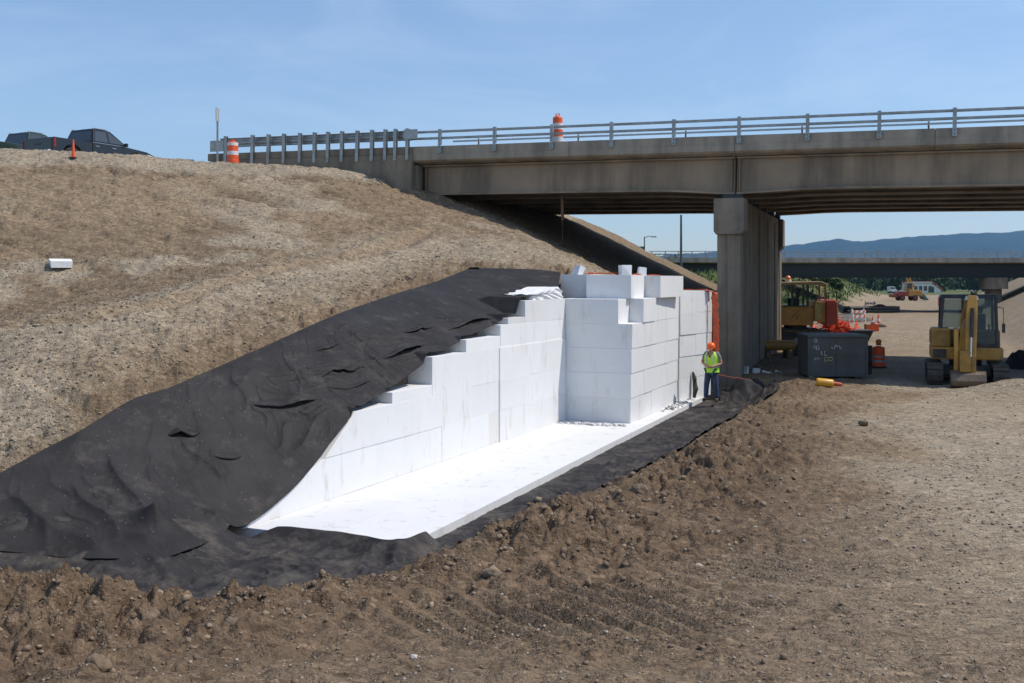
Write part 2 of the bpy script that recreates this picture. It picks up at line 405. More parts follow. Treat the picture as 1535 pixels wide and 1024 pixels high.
def ground_material():
    m = bpy.data.materials.new('soil'); nt, N, L, b = principled(m)
    pos = N.new('ShaderNodeNewGeometry').outputs['Position']
    def att(n):
        a = N.new('ShaderNodeAttribute'); a.attribute_name = n; return a.outputs['Fac']
    n_big = noise(N, L, pos, .55, 5, .6); n_mid = noise(N, L, pos, 5.0, 6, .65); n_fine = noise(N, L, pos, 40, 4, .7)
    soil = ramp(N, L, n_mid.outputs['Fac'], [(.28, (0.160,0.112,0.071)), (.5, (0.222,0.164,0.106)), (.75, (0.285,0.219,0.148))]).outputs[0]
    gravel = ramp(N, L, n_fine.outputs['Fac'], [(.25, (0.212,0.171,0.121)), (.5, (0.319,0.264,0.193)), (.78, (0.451,0.382,0.287))]).outputs[0]
    tan = ramp(N, L, n_mid.outputs['Fac'], [(.3, (0.216,0.157,0.097)), (.7, (0.327,0.251,0.169))]).outputs[0]
    dark_soil = ramp(N, L, n_mid.outputs['Fac'], [(.3, (0.094,0.062,0.040)), (.55, (0.140,0.096,0.062)), (.8, (0.194,0.141,0.093))]).outputs[0]
    grass = ramp(N, L, n_mid.outputs['Fac'], [(.3, (.05,.075,.02)), (.55, (.085,.115,.03)), (.8, (.16,.16,.06))]).outputs[0]
    # break the zone edges up with noise
    def fac(name, k=.9):
        a = math_(N, L, 'MULTIPLY_ADD', math_(N, L, 'SUBTRACT', n_mid.outputs['Fac'], .5), k); L.new(att(name), a.node.inputs[2])
        return ramp(N, L, a, [(.22, 0.0), (.78, 1.0)]).outputs[0]
    c = mixc(N, L, fac('gravel'), soil, gravel)
    c = mixc(N, L, math_(N, L, 'MULTIPLY', fac('tan'), .75), c, tan)
    c = mixc(N, L, math_(N, L, 'MULTIPLY', fac('dark_soil'), .85), c, dark_soil)
    # pebbles and crumbs: each cell has a tone of its own
    mpp = N.new('ShaderNodeMapping'); mpp.inputs['Scale'].default_value = (.55, 1.1, 1.1); mpp.inputs['Rotation'].default_value = (0, 0, .5); L.new(pos, mpp.inputs['Vector'])
    for sc, amt in ((11.0, .42), (24.0, .65), (60.0, .50)):
        vo = noise(N, L, mpp.outputs[0] if sc < 40 else pos, sc, kind='ShaderNodeTexVoronoi')
        g = N.new('ShaderNodeSeparateColor'); L.new(vo.outputs['Color'], g.inputs[0])
        tone = ramp(N, L, g.outputs[0], [(0.0, (.36,.35,.34)), (.13, (.80,.80,.80)), (.5, (1,1,1)), (.84, (1.12,1.11,1.10)), (.93, (1.30,1.29,1.27)), (1.0, (1.65,1.63,1.60))]).outputs[0]
        c = mixc(N, L, amt, c, mixc(N, L, 1.0, c, tone, 'MULTIPLY'))
    c = mixc(N, L, fac('grass', 1.3), c, grass)
    big = ramp(N, L, n_big.outputs['Fac'], [(.3, .88), (.7, 1.12)]).outputs[0]
    c = mixc(N, L, 1.0, c, big, 'MULTIPLY')
    L.new(c, b.inputs['Base Color']); b.inputs['Roughness'].default_value = .95; b.inputs['Specular IOR Level'].default_value = .15
    v1 = noise(N, L, pos, 30.0, kind='ShaderNodeTexVoronoi'); v2 = noise(N, L, pos, 75.0, kind='ShaderNodeTexVoronoi')
    h = math_(N, L, 'MULTIPLY', v1.outputs['Distance'], -.8)
    h = math_(N, L, 'ADD', h, math_(N, L, 'MULTIPLY', v2.outputs['Distance'], -.4)); h = math_(N, L, 'ADD', h, math_(N, L, 'MULTIPLY', n_fine.outputs['Fac'], .8))
    h = math_(N, L, 'ADD', h, math_(N, L, 'MULTIPLY', n_mid.outputs['Fac'], 1.2))
    bp = N.new('ShaderNodeBump'); bp.inputs['Strength'].default_value = .9; bp.inputs['Distance'].default_value = .019
    L.new(h, bp.inputs['Height']); L.new(bp.outputs[0], b.inputs['Normal'])
    return m
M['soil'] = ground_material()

def build_ground():
    yo = 2.0
    r1 = np.geomspace(.8, 47, int(math.log(47/.8)/.0033)); r2 = np.geomspace(47, 7800, 230)[1:]
    rows = np.r_[r1, r2] - yo
    core = np.linspace(-.60, .60, 1050); lo = -np.geomspace(.60, 1.5, 60)[1:][::-1]; cols = np.r_[lo, core, -lo[::-1]]
    Y = np.repeat(rows[:,None], len(cols), 1); X = cols[None,:] * (Y + yo)
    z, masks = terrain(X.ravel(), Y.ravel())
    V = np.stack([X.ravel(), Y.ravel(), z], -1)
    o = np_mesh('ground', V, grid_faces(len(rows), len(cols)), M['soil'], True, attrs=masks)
    return tag(o, kind='structure')
build_ground()

# ------------------------------------------------------------------ loose stones and clods
def rock_template(seed, sub):
    bm = bmesh.new(); bmesh.ops.create_icosphere(bm, subdivisions=sub, radius=1.0); r = random.Random(seed)
    ax = [Vector((r.gauss(0,1), r.gauss(0,1), r.gauss(0,1))).normalized() for _ in range(7)]; cut = [r.uniform(.55, .92) for _ in ax]
    for vtx in bm.verts:
        k = 1.0
        for a, c in zip(ax, cut):
            dd = vtx.co.normalized().dot(a)
            if dd > 1e-3: k = min(k, c / dd)
        vtx.co *= k * (1 + r.uniform(-.16, .16))
    bm.verts.index_update(); V = np.array([v.co[:] for v in bm.verts]); Fa = np.array([[v.index for v in f.verts] for f in bm.faces]); bm.free()
    return V, Fa
def scatter(name, pts, sizes, mats, sub=1, seed=1, sink=.25, flat=.65, smooth=False, label=None, cat=None):
    rs = np.random.RandomState(seed); tm = [rock_template(seed*10+k, sub) for k in range(6)]
    Vs, Fs, mi, off = [], [], [], 0
    pick = rs.randint(0, 6, len(pts))
    for k in range(6):
        V, Fa = tm[k]; idx = np.nonzero(pick == k)[0]; n = len(idx)
        if n == 0: continue
        a = rs.rand(n)*2*np.pi; sc = sizes[idx][:,None]*np.c_[rs.uniform(.75,1.3,n), rs.uniform(.75,1.3,n), rs.uniform(.45,1.0,n)*flat/.65]
        W = V[None]*sc[:,None,:]; ca, sa = np.cos(a)[:,None], np.sin(a)[:,None]
        tl = rs.uniform(-.5,.5,n)[:,None]; x, y, zz = W[...,0]*ca-W[...,1]*sa, W[...,0]*sa+W[...,1]*ca, W[...,2]
        y, zz = y*np.cos(tl)-zz*np.sin(tl), y*np.sin(tl)+zz*np.cos(tl)
        Pn = pts[idx].copy(); Pn[:,2] += sizes[idx]*(.5-sink)
        Q = np.stack([x,y,zz],-1) + Pn[:,None,:]
        Vs.append(Q.reshape(-1,3)); Fs.append((Fa[None]+ (np.arange(n)*len(V))[:,None,None] + off).reshape(-1,3)); off += n*len(V)
        mi.append(np.repeat(rs.randint(0, len(mats), n), len(Fa)))
    o = np_mesh(name, np.concatenate(Vs), np.concatenate(Fs), mats, smooth)
    o.data.polygons.foreach_set('material_index', np.concatenate(mi).astype(np.int32))
    return tag(o, label, cat, kind='stuff')
M['stone_grey'] = mat('stone_grey', (.33,.285,.23), .9, .3, 6, .3, 60, world=True)
M['stone_tan'] = mat('stone_tan', (.28,.215,.15), .9, .3, 6, .3, 60, world=True)
M['stone_pale'] = mat('stone_pale', (.46,.43,.39), .85, .2, 6, .2, 60, world=True)
M['clod'] = mat('clod', (.18,.128,.084), .95, .35, 12, .6, 50, world=True)
M['clod_dry'] = mat('clod_dry', (.25,.185,.125), .95, .35, 12, .6, 50, world=True)
_rs = np.random.RandomState(5)
def spread(n, y0, y1, u0=-.56, u1=.56, test=None):
    Y = np.exp(_rs.uniform(np.log(y0), np.log(y1), n)); X = _rs.uniform(u0, u1, n)*Y
    z, msk = terrain(X, Y); d = poly_sd(X, Y, INPOLY); fd = poly_sd(X, Y, FABPOLY)
    k = test(X, Y, z, d, fd, msk); return np.c_[X, Y, z][k]
gp = spread(26000, 4.3, 30, test=lambda X,Y,z,d,fd,m: (d < -.1) & (_rs.rand(len(X)) < .25+.75*m['gravel']))
scatter('loose_gravel', gp, (.004 + .016*_rs.rand(len(gp))**3.5)*np.clip(gp[:,1]/8, .8, 1.6), [M['stone_grey'], M['stone_tan'], M['stone_tan'], M['clod_dry'], M['clod_dry'], M['clod'], M['stone_grey']], 1, 3, label='loose gravel strewn over the graded brown work ground', cat='gravel')
cpnt = spread(30000, 4.6, 30, test=lambda X,Y,z,d,fd,m: (d < -.02) & (_rs.rand(len(X)) < m['dark_soil']**1.6*np.exp(-np.clip(-d-.3,0,None)/1.2)))
scatter('soil_clods', cpnt, (.008 + .034*_rs.rand(len(cpnt))**4.5)*np.clip(cpnt[:,1]/9,.8,1.35), [M['clod'], M['clod'], M['clod_dry']], 1, 4, sink=.3, flat=.75, label='loose brown clods of earth heaped along the trench edge', cat='soil clods')
sp = spread(60000, 13, 40, -.56, .12, test=lambda X,Y,z,d,fd,m: (d > .6) & (fd < -.05) & (z > .7) & (_rs.rand(len(X)) < .30+.5*m['gravel']))
scatter('slope_stones', sp, (.008 + .026*_rs.rand(len(sp))**3.5), [M['stone_grey'], M['stone_grey'], M['stone_tan'], M['clod_dry'], M['clod_dry'], M['clod']], 1, 6, label='stones and crumbs of earth on the embankment slope', cat='stones')

# single large stones and clods one can point at
def boulder(px, py, r_, label, seed, m='clod', flat=.75):
    x, y = unproject(px, py, y0=4.0, y1=40); z = gz(x, y); V, Fa = rock_template(seed, 3); rsb = np.random.RandomState(seed)
    V = V*(1 + .10*gnoise(V[:,0]*2.2+seed, V[:,1]*2.2+V[:,2], seed)[:,None] + .05*gnoise(V[:,0]*7, V[:,1]*7+V[:,2]*5, seed)[:,None])*np.array([1, .8, flat])*r_
    o = np_mesh('boulder', V, Fa, M[m], False); o.location = (x, y, z + r_*flat*.45); o.rotation_euler = (0, 0, seed*1.3)
    tag(o, label, 'boulder')
for a in ((226,928,.10,'brown clod the size of a bucket below the near edge of the black fabric',301,'clod'), (148,1006,.075,'dark clod at the bottom left corner of the foreground',302,'clod'), (1047,849,.055,'pale flat stone alone on the graded earth in the middle foreground',303,'stone_grey',.5),
          (1295,640,.12,'lone rock on the smooth ground right of the worker',304,'clod'), (738,868,.09,'lump of earth on the berm crest below the slab corner',305,'clod_dry'), (958,748,.15,'largest lump of earth on the berm beside the black strip',306,'clod'),
          (1008,742,.09,'rounded lump just right of the largest berm lump',307,'clod'), (345,948,.07,'angular clod in the rough foreground below the fabric',308,'clod'), (620,985,.03,'small pale pebble in the bottom middle foreground',309,'stone_pale',.6)): boulder(*a)
# ================================================================== FABRIC
def fabric_mat(lo=.54, amt=.45):
    m = bpy.data.materials.new('geotextile'); nt, N, L, b = principled(m)
    pos = N.new('ShaderNodeNewGeometry').outputs['Position']
    a = noise(N, L, pos, 1.4, 6, .6); c = ramp(N, L, a.outputs['Fac'], [(.3, (.024,.0225,.023)), (.7, (.040,.037,.0375))]).outputs[0]
    dust = noise(N, L, pos, 2.2, 8, .72); f = ramp(N, L, dust.outputs['Fac'], [(lo, 0.0), (.80, amt)]).outputs[0]
    c = mixc(N, L, f, c, (.17,.145,.12))
    sp = noise(N, L, pos, 26, kind='ShaderNodeTexVoronoi'); sg = N.new('ShaderNodeSeparateColor'); L.new(sp.outputs['Color'], sg.inputs[0])
    near_ = ramp(N, L, sp.outputs['Distance'], [(.10, 1.0), (.22, 0.0)]).outputs[0]
    pk = math_(N, L, 'GREATER_THAN', sg.outputs[0], .94)
    c = mixc(N, L, math_(N, L, 'MULTIPLY', math_(N, L, 'MULTIPLY', near_, pk), .8), c, (.30,.26,.215))
    L.new(c, b.inputs['Base Color']); b.inputs['Roughness'].default_value = .62; b.inputs['Specular IOR Level'].default_value = .12
    
    w = noise(N, L, pos, 7, 4); w2 = noise(N, L, pos, 60, 2)
    h = math_(N, L, 'ADD', w.outputs['Fac'], math_(N, L, 'MULTIPLY', w2.outputs['Fac'], .12))
    bp = N.new('ShaderNodeBump'); bp.inputs['Strength'].default_value = .35; bp.inputs['Distance'].default_value = .04
    L.new(h, bp.inputs['Height']); L.new(bp.outputs[0], b.inputs['Normal'])
    return m
M['fabric'] = fabric_mat(); M['fabric_dusty'] = fabric_mat(.46, .8)
def resample(pts, n):
    pts = np.array(pts, float); u = np.linspace(0, 1, len(pts)); q = np.linspace(0, 1, n)
    # smooth a little by chaikin on parameter
    out = np.stack([np.interp(q, u, pts[:,k]) for k in range(2)], -1)
    ker = np.hanning(max(3, n // len(pts) | 1) + 2); ker /= ker.sum(); h = len(ker)//2
    return np.stack([np.convolve(np.pad(out[:,k], h, 'edge'), ker, 'valid')[:n] for k in range(2)], -1)
def crease(x, y, seed, k=7.0): return (1 - np.abs(gnoise(x, y, seed))*k).clip(0, 1)**1.5
def ridge_noise(x, y, seed): return (1 - np.abs(gnoise(x, y, seed)) * 2.2).clip(0, 1)**3
def flap(X, Y, pa, pb, h, back, front):
    """a fold lying along a-b: gentle behind, steep in front (towards the lower side)"""
    (ax, ay), (bx, by) = pa, pb; ex, ey = bx-ax, by-ay; L = math.hypot(ex, ey); ex, ey = ex/L, ey/L
    s = ((X-ax)*ex + (Y-ay)*ey)/L; q = -(X-ax)*ey + (Y-ay)*ex + .10*np.sin(s*5)*L*.3
    q = np.where(ey*0 + q > 0, q/back, -q/front)
    return h*np.exp(-q*q)*sstep(-.15,.2,s)*sstep(1.15,.8,s)
def fold(X, Y, pa, pb, h, wd): 
    (ax, ay), (bx, by) = pa, pb; ex, ey = bx-ax, by-ay; L = math.hypot(ex, ey); ex, ey = ex/L, ey/L
    s = ((X-ax)*ex + (Y-ay)*ey)/L; q = (-(X-ax)*ey + (Y-ay)*ex + .06*np.sin(s*7))/(wd*(.7+.6*np.clip(s,0,1)))
    return h*np.exp(-np.abs(q)**1.2)*sstep(-.1,.25,s)*sstep(1.1,.6,s)
UF = lambda px, py: unproject(px, py, y0=8, f=E_floor)
FLAPS = [(UF(247,657), UF(302,652), .12, .45, .025), (UF(372,610), UF(478,603), .13, .7, .025), (UF(560,545), UF(640,520), .13, .5, .03), (UF(470,575), UF(560,540), .08, .3, .03),
         (UF(480,590), UF(560,575), .07, .3, .03), (UF(640,500), UF(745,478), .09, .5, .06), (UF(590,505), UF(660,486), .07, .4, .05), (UF(700,405), UF(720,406), .10, .25, .1),
         (UF(430,535), UF(520,512), .05, .5, .08), (UF(300,690), UF(380,672), .05, .5, .07)]
FOLDS = [(UF(165,690), UF(225,800), .10, .065), (UF(270,665), UF(345,745), .08, .06), (UF(110,735), UF(185,820), .09, .07), (UF(225,700), UF(262,790), .05, .08), (UF(320,680), UF(335,730), .05, .07),
         (UF(30,740), UF(75,835), .06, .10), (UF(500,620), UF(420,700), .06, .08), (UF(395,560), UF(330,600), .05, .1), (UF(60,790), UF(160,838), .07, .1), (UF(440,640), UF(405,690), .05, .07)]
_rf = random.Random(77)
for k in range(18):                     # long tension folds running down the lower slope
    x = _rf.uniform(10, 500); yt = np.interp(x, [p[0] for p in TOPE], [p[1] for p in TOPE]); y = yt + _rf.uniform(10, 120)
    L_ = _rf.uniform(.35, 1.0); FOLDS.append((UF(x, y), UF(x + L_*_rf.uniform(35, 95), y + L_*_rf.uniform(60, 120)), _rf.uniform(.015, .04), _rf.uniform(.02, .04)))
for k in range(30):                     # folds gathered towards the steps of the wall
    cx_, cy_ = _rf.choice([(527,621),(588,597),(650,548),(700,519),(750,492),(640,520),(600,560)]); a_ = R(_rf.uniform(160, 215)); L_ = _rf.uniform(50, 170); o_ = _rf.uniform(8, 60)
    p0 = (cx_ + o_*math.cos(a_), cy_ + .55*o_*math.sin(a_)); p1 = (cx_ + (o_+L_)*math.cos(a_), cy_ + .55*(o_+L_)*math.sin(a_)); FOLDS.append((UF(*p1), UF(*p0), _rf.uniform(.012, .036), _rf.uniform(.02, .04)))
HUMPS = [(UF(232,800), .42, .30, .22), (UF(215,822), .14, .6, .2), (UF(322,790), .22, .40, .14)]
BLOCK_TOPS = []          # (t0, t1, z) of the back wall, filled with the wall below
def wall_courses():
    """(course, height range, joints along the wall)"""
    return [(1, 0.0, .70, [3.6,6.0,8.10,8.62,10.6,12.55]), (2, .70, 1.36, [4.85,7.3,8.62,10.2,12.55]), (3, 1.36, 2.10, [5.61,8.62,10.9,12.55]),
            (4, 2.10, 2.60, [8.69,11.2,12.55]), (5, 2.60, 3.12, [10.04,12.55]), (6, 1.36, 1.56, [4.14,5.605]), (7, 2.10, 2.36, [7.05,8.685]), (8, 2.60, 2.74, [9.1,10.035])]
for k, z0, z1, js in wall_courses(): BLOCK_TOPS.append((js[0] - {1:1.6, 2:1.95}.get(k, 0), js[-1], z1))

def sheet(name, inner, outer, ni, no, zfun, label, cat, thick=.006, m='fabric'):
    a = resample(inner, ni); b = resample(outer, ni); s = np.linspace(0, 1, no)[None,:,None]
    XY = a[:,None,:]*(1-s) + b[:,None,:]*s; X, Y = XY[...,0].ravel(), XY[...,1].ravel()
    z = zfun(X, Y, np.repeat(np.linspace(0,1,ni), no), np.tile(np.linspace(0,1,no), ni))
    # let folds lean: push the crest downhill a little so that it overhangs
    o = np_mesh(name, np.stack([X, Y, z], -1), grid_faces(ni, no), M[m])
    sm = o.modifiers.new('Solidify', 'SOLIDIFY'); sm.thickness = thick; sm.offset = 1
    return tag(o, label, cat)
def slope_z(X, Y, u, s):
    z = np.maximum(E_surf(X, Y), FLOOR + .03)
    n = (X-WALL0[0])*WN[0] + (Y-WALL0[1])*WN[1]; t = (X-WALL0[0])*WD[0] + (Y-WALL0[1])*WD[1]
    top = np.full(X.shape, -9.0)
    for t0, t1, zt in BLOCK_TOPS: top = np.where(t < t1, np.maximum(top, zt - 1.5*np.clip(t0-.04-t, 0, None)), top)
    on = sstep(-1.35, -.95, n)
    z = np.where((t > -.3) & (n < .2), np.maximum(z, (top+.03)*on + z*(1-on)), z)
    sx = X*.93 - Y*.36; sy = X*.36 + Y*.93
    wx = X + .5*gnoise(X*.8, Y*.8, 61); wy = Y + .5*gnoise(X*.8, Y*.8, 62)
    amp = sstep(0, .08, s)*(1-.5*sstep(.93, 1, s)); mc = np.exp(-((X-UF(560,560)[0])/1.5)**2 - ((Y-UF(560,560)[1])/1.3)**2) + .6*np.exp(-((X-UF(700,490)[0])/1.3)**2 - ((Y-UF(700,490)[1])/1.5)**2); pm1 = sstep(17.5, 14.5, v_ := .39*X + .921*Y); px_ = wx*.80 + wy*.60; py_ = -wx*.60 + wy*.80
    z = z + .045 + amp*((.012*ridge_noise(wx*.75+wy*.2, wy*.4, 63)**1.5 + .012*ridge_noise(wx*.35, wy*1.7, 64)**1.5)*sstep(-.35,.5,gnoise(X*.4,Y*.4,67)) + .022*gnoise(X*.6, Y*.6, 66) + pm1*.022*crease(px_*.55, py_*.12, 68, 10)*sstep(-.2,.3,gnoise(X*.5,Y*.5,79)) + (1-pm1)*(.026*crease(sx*.14, sy*.8, 74, 9) + .018*crease(sx*.4, sy*2.0, 75, 7))*sstep(-.3,.3,gnoise(X*.5,Y*.5,79)) + mc*(.03*crease(wx*1.1+wy*.4, wy*1.6, 76, 6) + .022*crease(wx*2.6, wy*2.6, 78, 5)) + .004*crease(wx*4, wy*4, 93, 4))
    for f in FOLDS: z = z + fold(X, Y, *f)
    for (hx, hy), h, rx, ry in HUMPS: z = z + h*np.exp(-1.6*np.sqrt(((X-hx)/rx)**2 + ((Y-hy)/ry)**2 + .02))
    return z
sheet('geotextile_sheet', TOPXY, BOTXY, 900, 300, slope_z, 'large black geotextile sheet draped down the embankment slope behind the stepped foam wall', 'fabric')

def add_flap(par, pa, pb, H, back, k):
    ns, nq = 34, 9; vs = []; (ax, ay), (bx, by) = pa, pb; ex, ey = bx-ax, by-ay; L = math.hypot(ex, ey); nx, ny = -ey/L, ex/L
    S_ = np.linspace(0, 1, ns)[:,None]; Q_ = np.linspace(0, 1, nq)[None,:]; bend = .10*np.sin(S_*math.pi)*L + .03*np.sin(S_*9+k)
    pr = np.sin(S_*math.pi)**.8; q = (1-Q_)*back*.55*(.25+.75*pr) - .09*Q_*pr; X = ax+ex*S_+nx*(q-bend*.5); Y = ay+ey*S_+ny*(q-bend*.5)
    base = slope_z(X.ravel(), Y.ravel(), 0, np.full(X.size, .5)).reshape(X.shape)
    hh = H*pr*(1+.35*np.sin(S_*7+k*2)); z = base - .03 + hh*Q_**1.6; z = z - hh*.22*np.clip(Q_-.86, 0, 1)/.14
    o = np_mesh('fold', np.stack([X, Y, z], -1).reshape(-1,3), grid_faces(ns, nq), M['fabric'], parent=par); o.modifiers.new('Solidify','SOLIDIFY').thickness = .008
_sh = bpy.data.objects['geotextile_sheet']
for k, f in enumerate(FLAPS): add_flap(_sh, f[0], f[1], f[2]*1.5, f[3]*.8, k)
SLAB_IN = [(5.93,30.9),(5.0,28.75),(3.9,26.2),(2.82,23.7),(1.40,20.4),(.15,17.5),(-.75,15.4),(-1.14,14.25),(-1.50,13.58),(-2.45,14.08),(-3.3,14.46),(-3.95,14.30),(-5.0,13.15),(-7.0,12.7),(-10,12.9)]
LIP_OUT = [(8.15,31.1),(7.95,29.6),(6.55,26.3),(5.15,23.3),(4.0,21.0),(3.1,18.7),(1.95,16.3),(.95,14.2),(-.1,12.0),(-1.3,9.7),(-2.5,8.7),(-4.8,9.55),(-7.2,10.5),(-10.6,12.2)]
def floor_z(X, Y, u, s):
    z, d, *_ = T_smooth(X, Y, True)
    wl = .921*X - .39*Y
    wx = X + .4*gnoise(X*.9, Y*.9, 81); wy = Y + .4*gnoise(X*.9, Y*.9, 82)
    z = np.maximum(z, FLOOR) + .035 + (.2+.8*sstep(0,.3,s))*(.03*ridge_noise(wx*.9, wy*.7, 83) + .045*crease(wl*1.3+.3*wx, wy*.35, 84, 5) + .035*crease(wx*1.4, wy*1.4, 89, 5) + .03*crease(wx*.5, wy*2.8, 90, 5) + .02*ridge_noise(wx*3, wy*3, 85) + .02*gnoise(X*1.6, Y*1.6, 86))
    # ragged inner edge that laps on to the slab
    z = z + sstep(.22, .0, s)*sstep(.50, .56, u)*(.03 + .05*np.clip(gnoise(X*1.3, Y*1.3, 87)+.2, 0, 1))
    vv = .39*X + .921*Y; gap_ = np.hypot(np.clip(11.97-vv, 0, None), np.clip(wl+6.60, 0, None)); lift = .065 + .02*gnoise(X*2.2, Y*2.2, 88) - .75*gap_
    z = np.where((vv < 13.2) & (wl > -9.6), np.maximum(z, np.clip(lift, -.2, None) - 9*np.clip(vv-12.5, 0, 1)), z)
    # gathered fold by the near corner of the slab
    hx, hy = unproject(566, 832, y0=8); z = z + sstep(.06,.25,s)*(.26*np.exp(-1.5*np.sqrt(((X-hx)/.13)**2 + ((Y-hy+.35)/.5)**2 + .02)) + .12*np.exp(-((X-hx-.3)/.10)**2 - ((Y-hy+.4)/.5)**2))
    return z
sheet('geotextile_sheet', SLAB_IN, LIP_OUT, 900, 130, floor_z, 'dusty black geotextile strip on the trench floor between white foam slab and earth bank', 'fabric', m='fabric_dusty')
# heap of spare fabric at the far end of the trench, under the bridge
def heap_z(X, Y, u, s):
    c = P(1125, 578, 31.0); a = np.exp(-((X-c.x)/1.0)**2 - ((Y-c.y-.2)/.55)**2)
    return FLOOR + .02 + .62*a*(1 + .45*gnoise(X*2.6, Y*2.6, 91)) + .05*ridge_noise(X*2, Y*2, 92)
sheet('geotextile_heap', [(6.3,30.4),(7.2,30.2),(8.5,30.0)], [(6.5,32.2),(7.4,32.3),(8.7,32.0)], 120, 80, heap_z, 'crumpled black fabric heap in the shade at the foot of the bridge pier', 'fabric')

c2 = P(1524, 545, 36.0); hz0 = gz(c2.x, c2.y)
def heap2_z(X, Y, u, s):
    a = np.exp(-((X-c2.x-.3)/.75)**4 - ((Y-c2.y)/.5)**2); return hz0 - .03 + .62*a*(1 + .5*gnoise(X*2.2, Y*2.2, 95)) + .06*ridge_noise(X*2.5, Y*2.5, 96)*a
sheet('geotextile_heap', [(c2.x-1.1,c2.y-.8),(c2.x+1.7,c2.y-.8)], [(c2.x-1.1,c2.y+.9),(c2.x+1.7,c2.y+.9)], 110, 70, heap2_z, 'black fabric heap lying on the ground at the right edge beyond the compact excavator', 'fabric')
# ================================================================== FOAM BLOCKS
def foam_mat(name, col, dirt, amt):
    m = bpy.data.materials.new(name); nt, N, L, b = principled(m)
    pos = N.new('ShaderNodeNewGeometry').outputs['Position']; oi = N.new('ShaderNodeObjectInfo')
    k = math_(N, L, 'MULTIPLY_ADD', oi.outputs['Random'], .07); k.node.inputs[2].default_value = .93
    a = noise(N, L, pos, 1.1, 5); c = ramp(N, L, a.outputs['Fac'], [(.3, tuple(x*.965 for x in col)), (.65, col)]).outputs[0]
    cc = N.new('ShaderNodeCombineColor'); [L.new(k, cc.inputs[i]) for i in range(3)]
    c = mixc(N, L, 1.0, c, cc.outputs[0], 'MULTIPLY')
    mp = N.new('ShaderNodeMapping'); mp.inputs['Scale'].default_value = (2.2, 2.2, .5); L.new(pos, mp.inputs['Vector'])
    s1 = noise(N, L, mp.outputs[0], 1.6, 8, .7); f = ramp(N, L, s1.outputs['Fac'], [(.56, 0.0), (.78, amt)]).outputs[0]
    c = mixc(N, L, f, c, dirt)
    s2 = noise(N, L, pos, 9, 6, .75); f2 = ramp(N, L, s2.outputs['Fac'], [(.635, 0.0), (.70, amt*.9)]).outputs[0]
    c = mixc(N, L, f2, c, tuple(x*.6 for x in dirt))
    L.new(c, b.inputs['Base Color']); b.inputs['Roughness'].default_value = .75; b.inputs['Specular IOR Level'].default_value = .25
    g = noise(N, L, pos, 160, 2); g2 = noise(N, L, pos, 3, 3); h = math_(N, L, 'ADD', g.outputs['Fac'], math_(N, L, 'MULTIPLY', g2.outputs['Fac'], 2.0))
    bp = N.new('ShaderNodeBump'); bp.inputs['Strength'].default_value = .2; bp.inputs['Distance'].default_value = .02; L.new(h, bp.inputs['Height']); L.new(bp.outputs[0], b.inputs['Normal'])
    return m
M['foam'] = foam_mat('foam', (.772,.775,.778), (.40,.32,.23), .6)
M['foam_stained'] = foam_mat('foam_stained', (.74,.73,.70), (.40,.30,.17), 1.0); M['foam_floor'] = foam_mat('foam_floor', (.735,.735,.73), (.36,.31,.24), .8)
M['foam_dirty'] = foam_mat('foam_dirty', (.70,.70,.70), (.34,.30,.25), .75)
rf = random.Random(21)
ORD = ['', 'first', 'second', 'third', 'fourth', 'fifth', 'sixth', 'seventh', 'eighth', 'ninth', 'tenth']
def foam(x0, x1, y0, y1, z0, z1, Mx, label, group, m='foam', gap=.0004, name='foam_block', jit=.0, rot=0.0, chip=True):
    """one block; local box -> mesh with bevelled, slightly chipped edges"""
    cx, cy, cz = (x0+x1)/2, (y0+y1)/2, (z0+z1)/2; hx, hy, hz = (x1-x0)/2-gap, (y1-y0)/2-gap, (z1-z0)/2-gap*.6
    bm = bmesh.new(); bmesh.ops.create_cube(bm, size=2.0)
    for v in bm.verts: v.co = Vector((v.co.x*hx + rf.uniform(-1,1)*jit, v.co.y*hy + rf.uniform(-1,1)*jit, v.co.z*hz))
    bmesh.ops.bevel(bm, geom=bm.edges[:], offset=rf.uniform(.002,.0038), segments=1, affect='EDGES')
    me = bpy.data.meshes.new(name); bm.to_mesh(me); bm.free(); me.materials.append(M[m])
    o = bpy.data.objects.new(name, me); COL.objects.link(o)
    loc = Mx @ Vector((cx, cy, cz)); o.location = loc
    o.rotation_euler = (0, 0, Mx.to_euler().z + rot)
    return tag(o, label, 'foam block', group)
wall_yaw = math.atan2(-WD[0], WD[1])
MW = Matrix.Translation((WALL0[0], WALL0[1], 0)) @ Matrix.Rotation(wall_yaw, 4, 'Z')       # local x: out of the wall, y: along it
cname = {1:'bottom',2:'second',3:'third',4:'fourth',5:'top'}
for k, z0, z1, js in wall_courses():
    for i in range(len(js)-1):
        off = rf.uniform(-.004,.004) + (.028 if (k <= 3 and js[i] >= 8.6) else 0)
        if k <= 5:
            lab = 'white foam block %s from the near end, %s course of the stepped wall' % (ORD[i+1], cname[k])
        else:
            lab = {6:'thin white foam slab capping the lower steps of the long wall', 7:'thin white foam slab laid on the middle step of the long wall', 8:'thinnest white foam strip below the top step of the long wall'}[k]
        foam(-.9, off, js[i], js[i+1], z0, z1, MW, lab, 'foam blocks of the long stepped wall', 'foam_dirty' if k in (5, 8) else 'foam_stained' if (k == 1 and abs(js[i]-8.1) < .01) else 'foam', jit=.002)
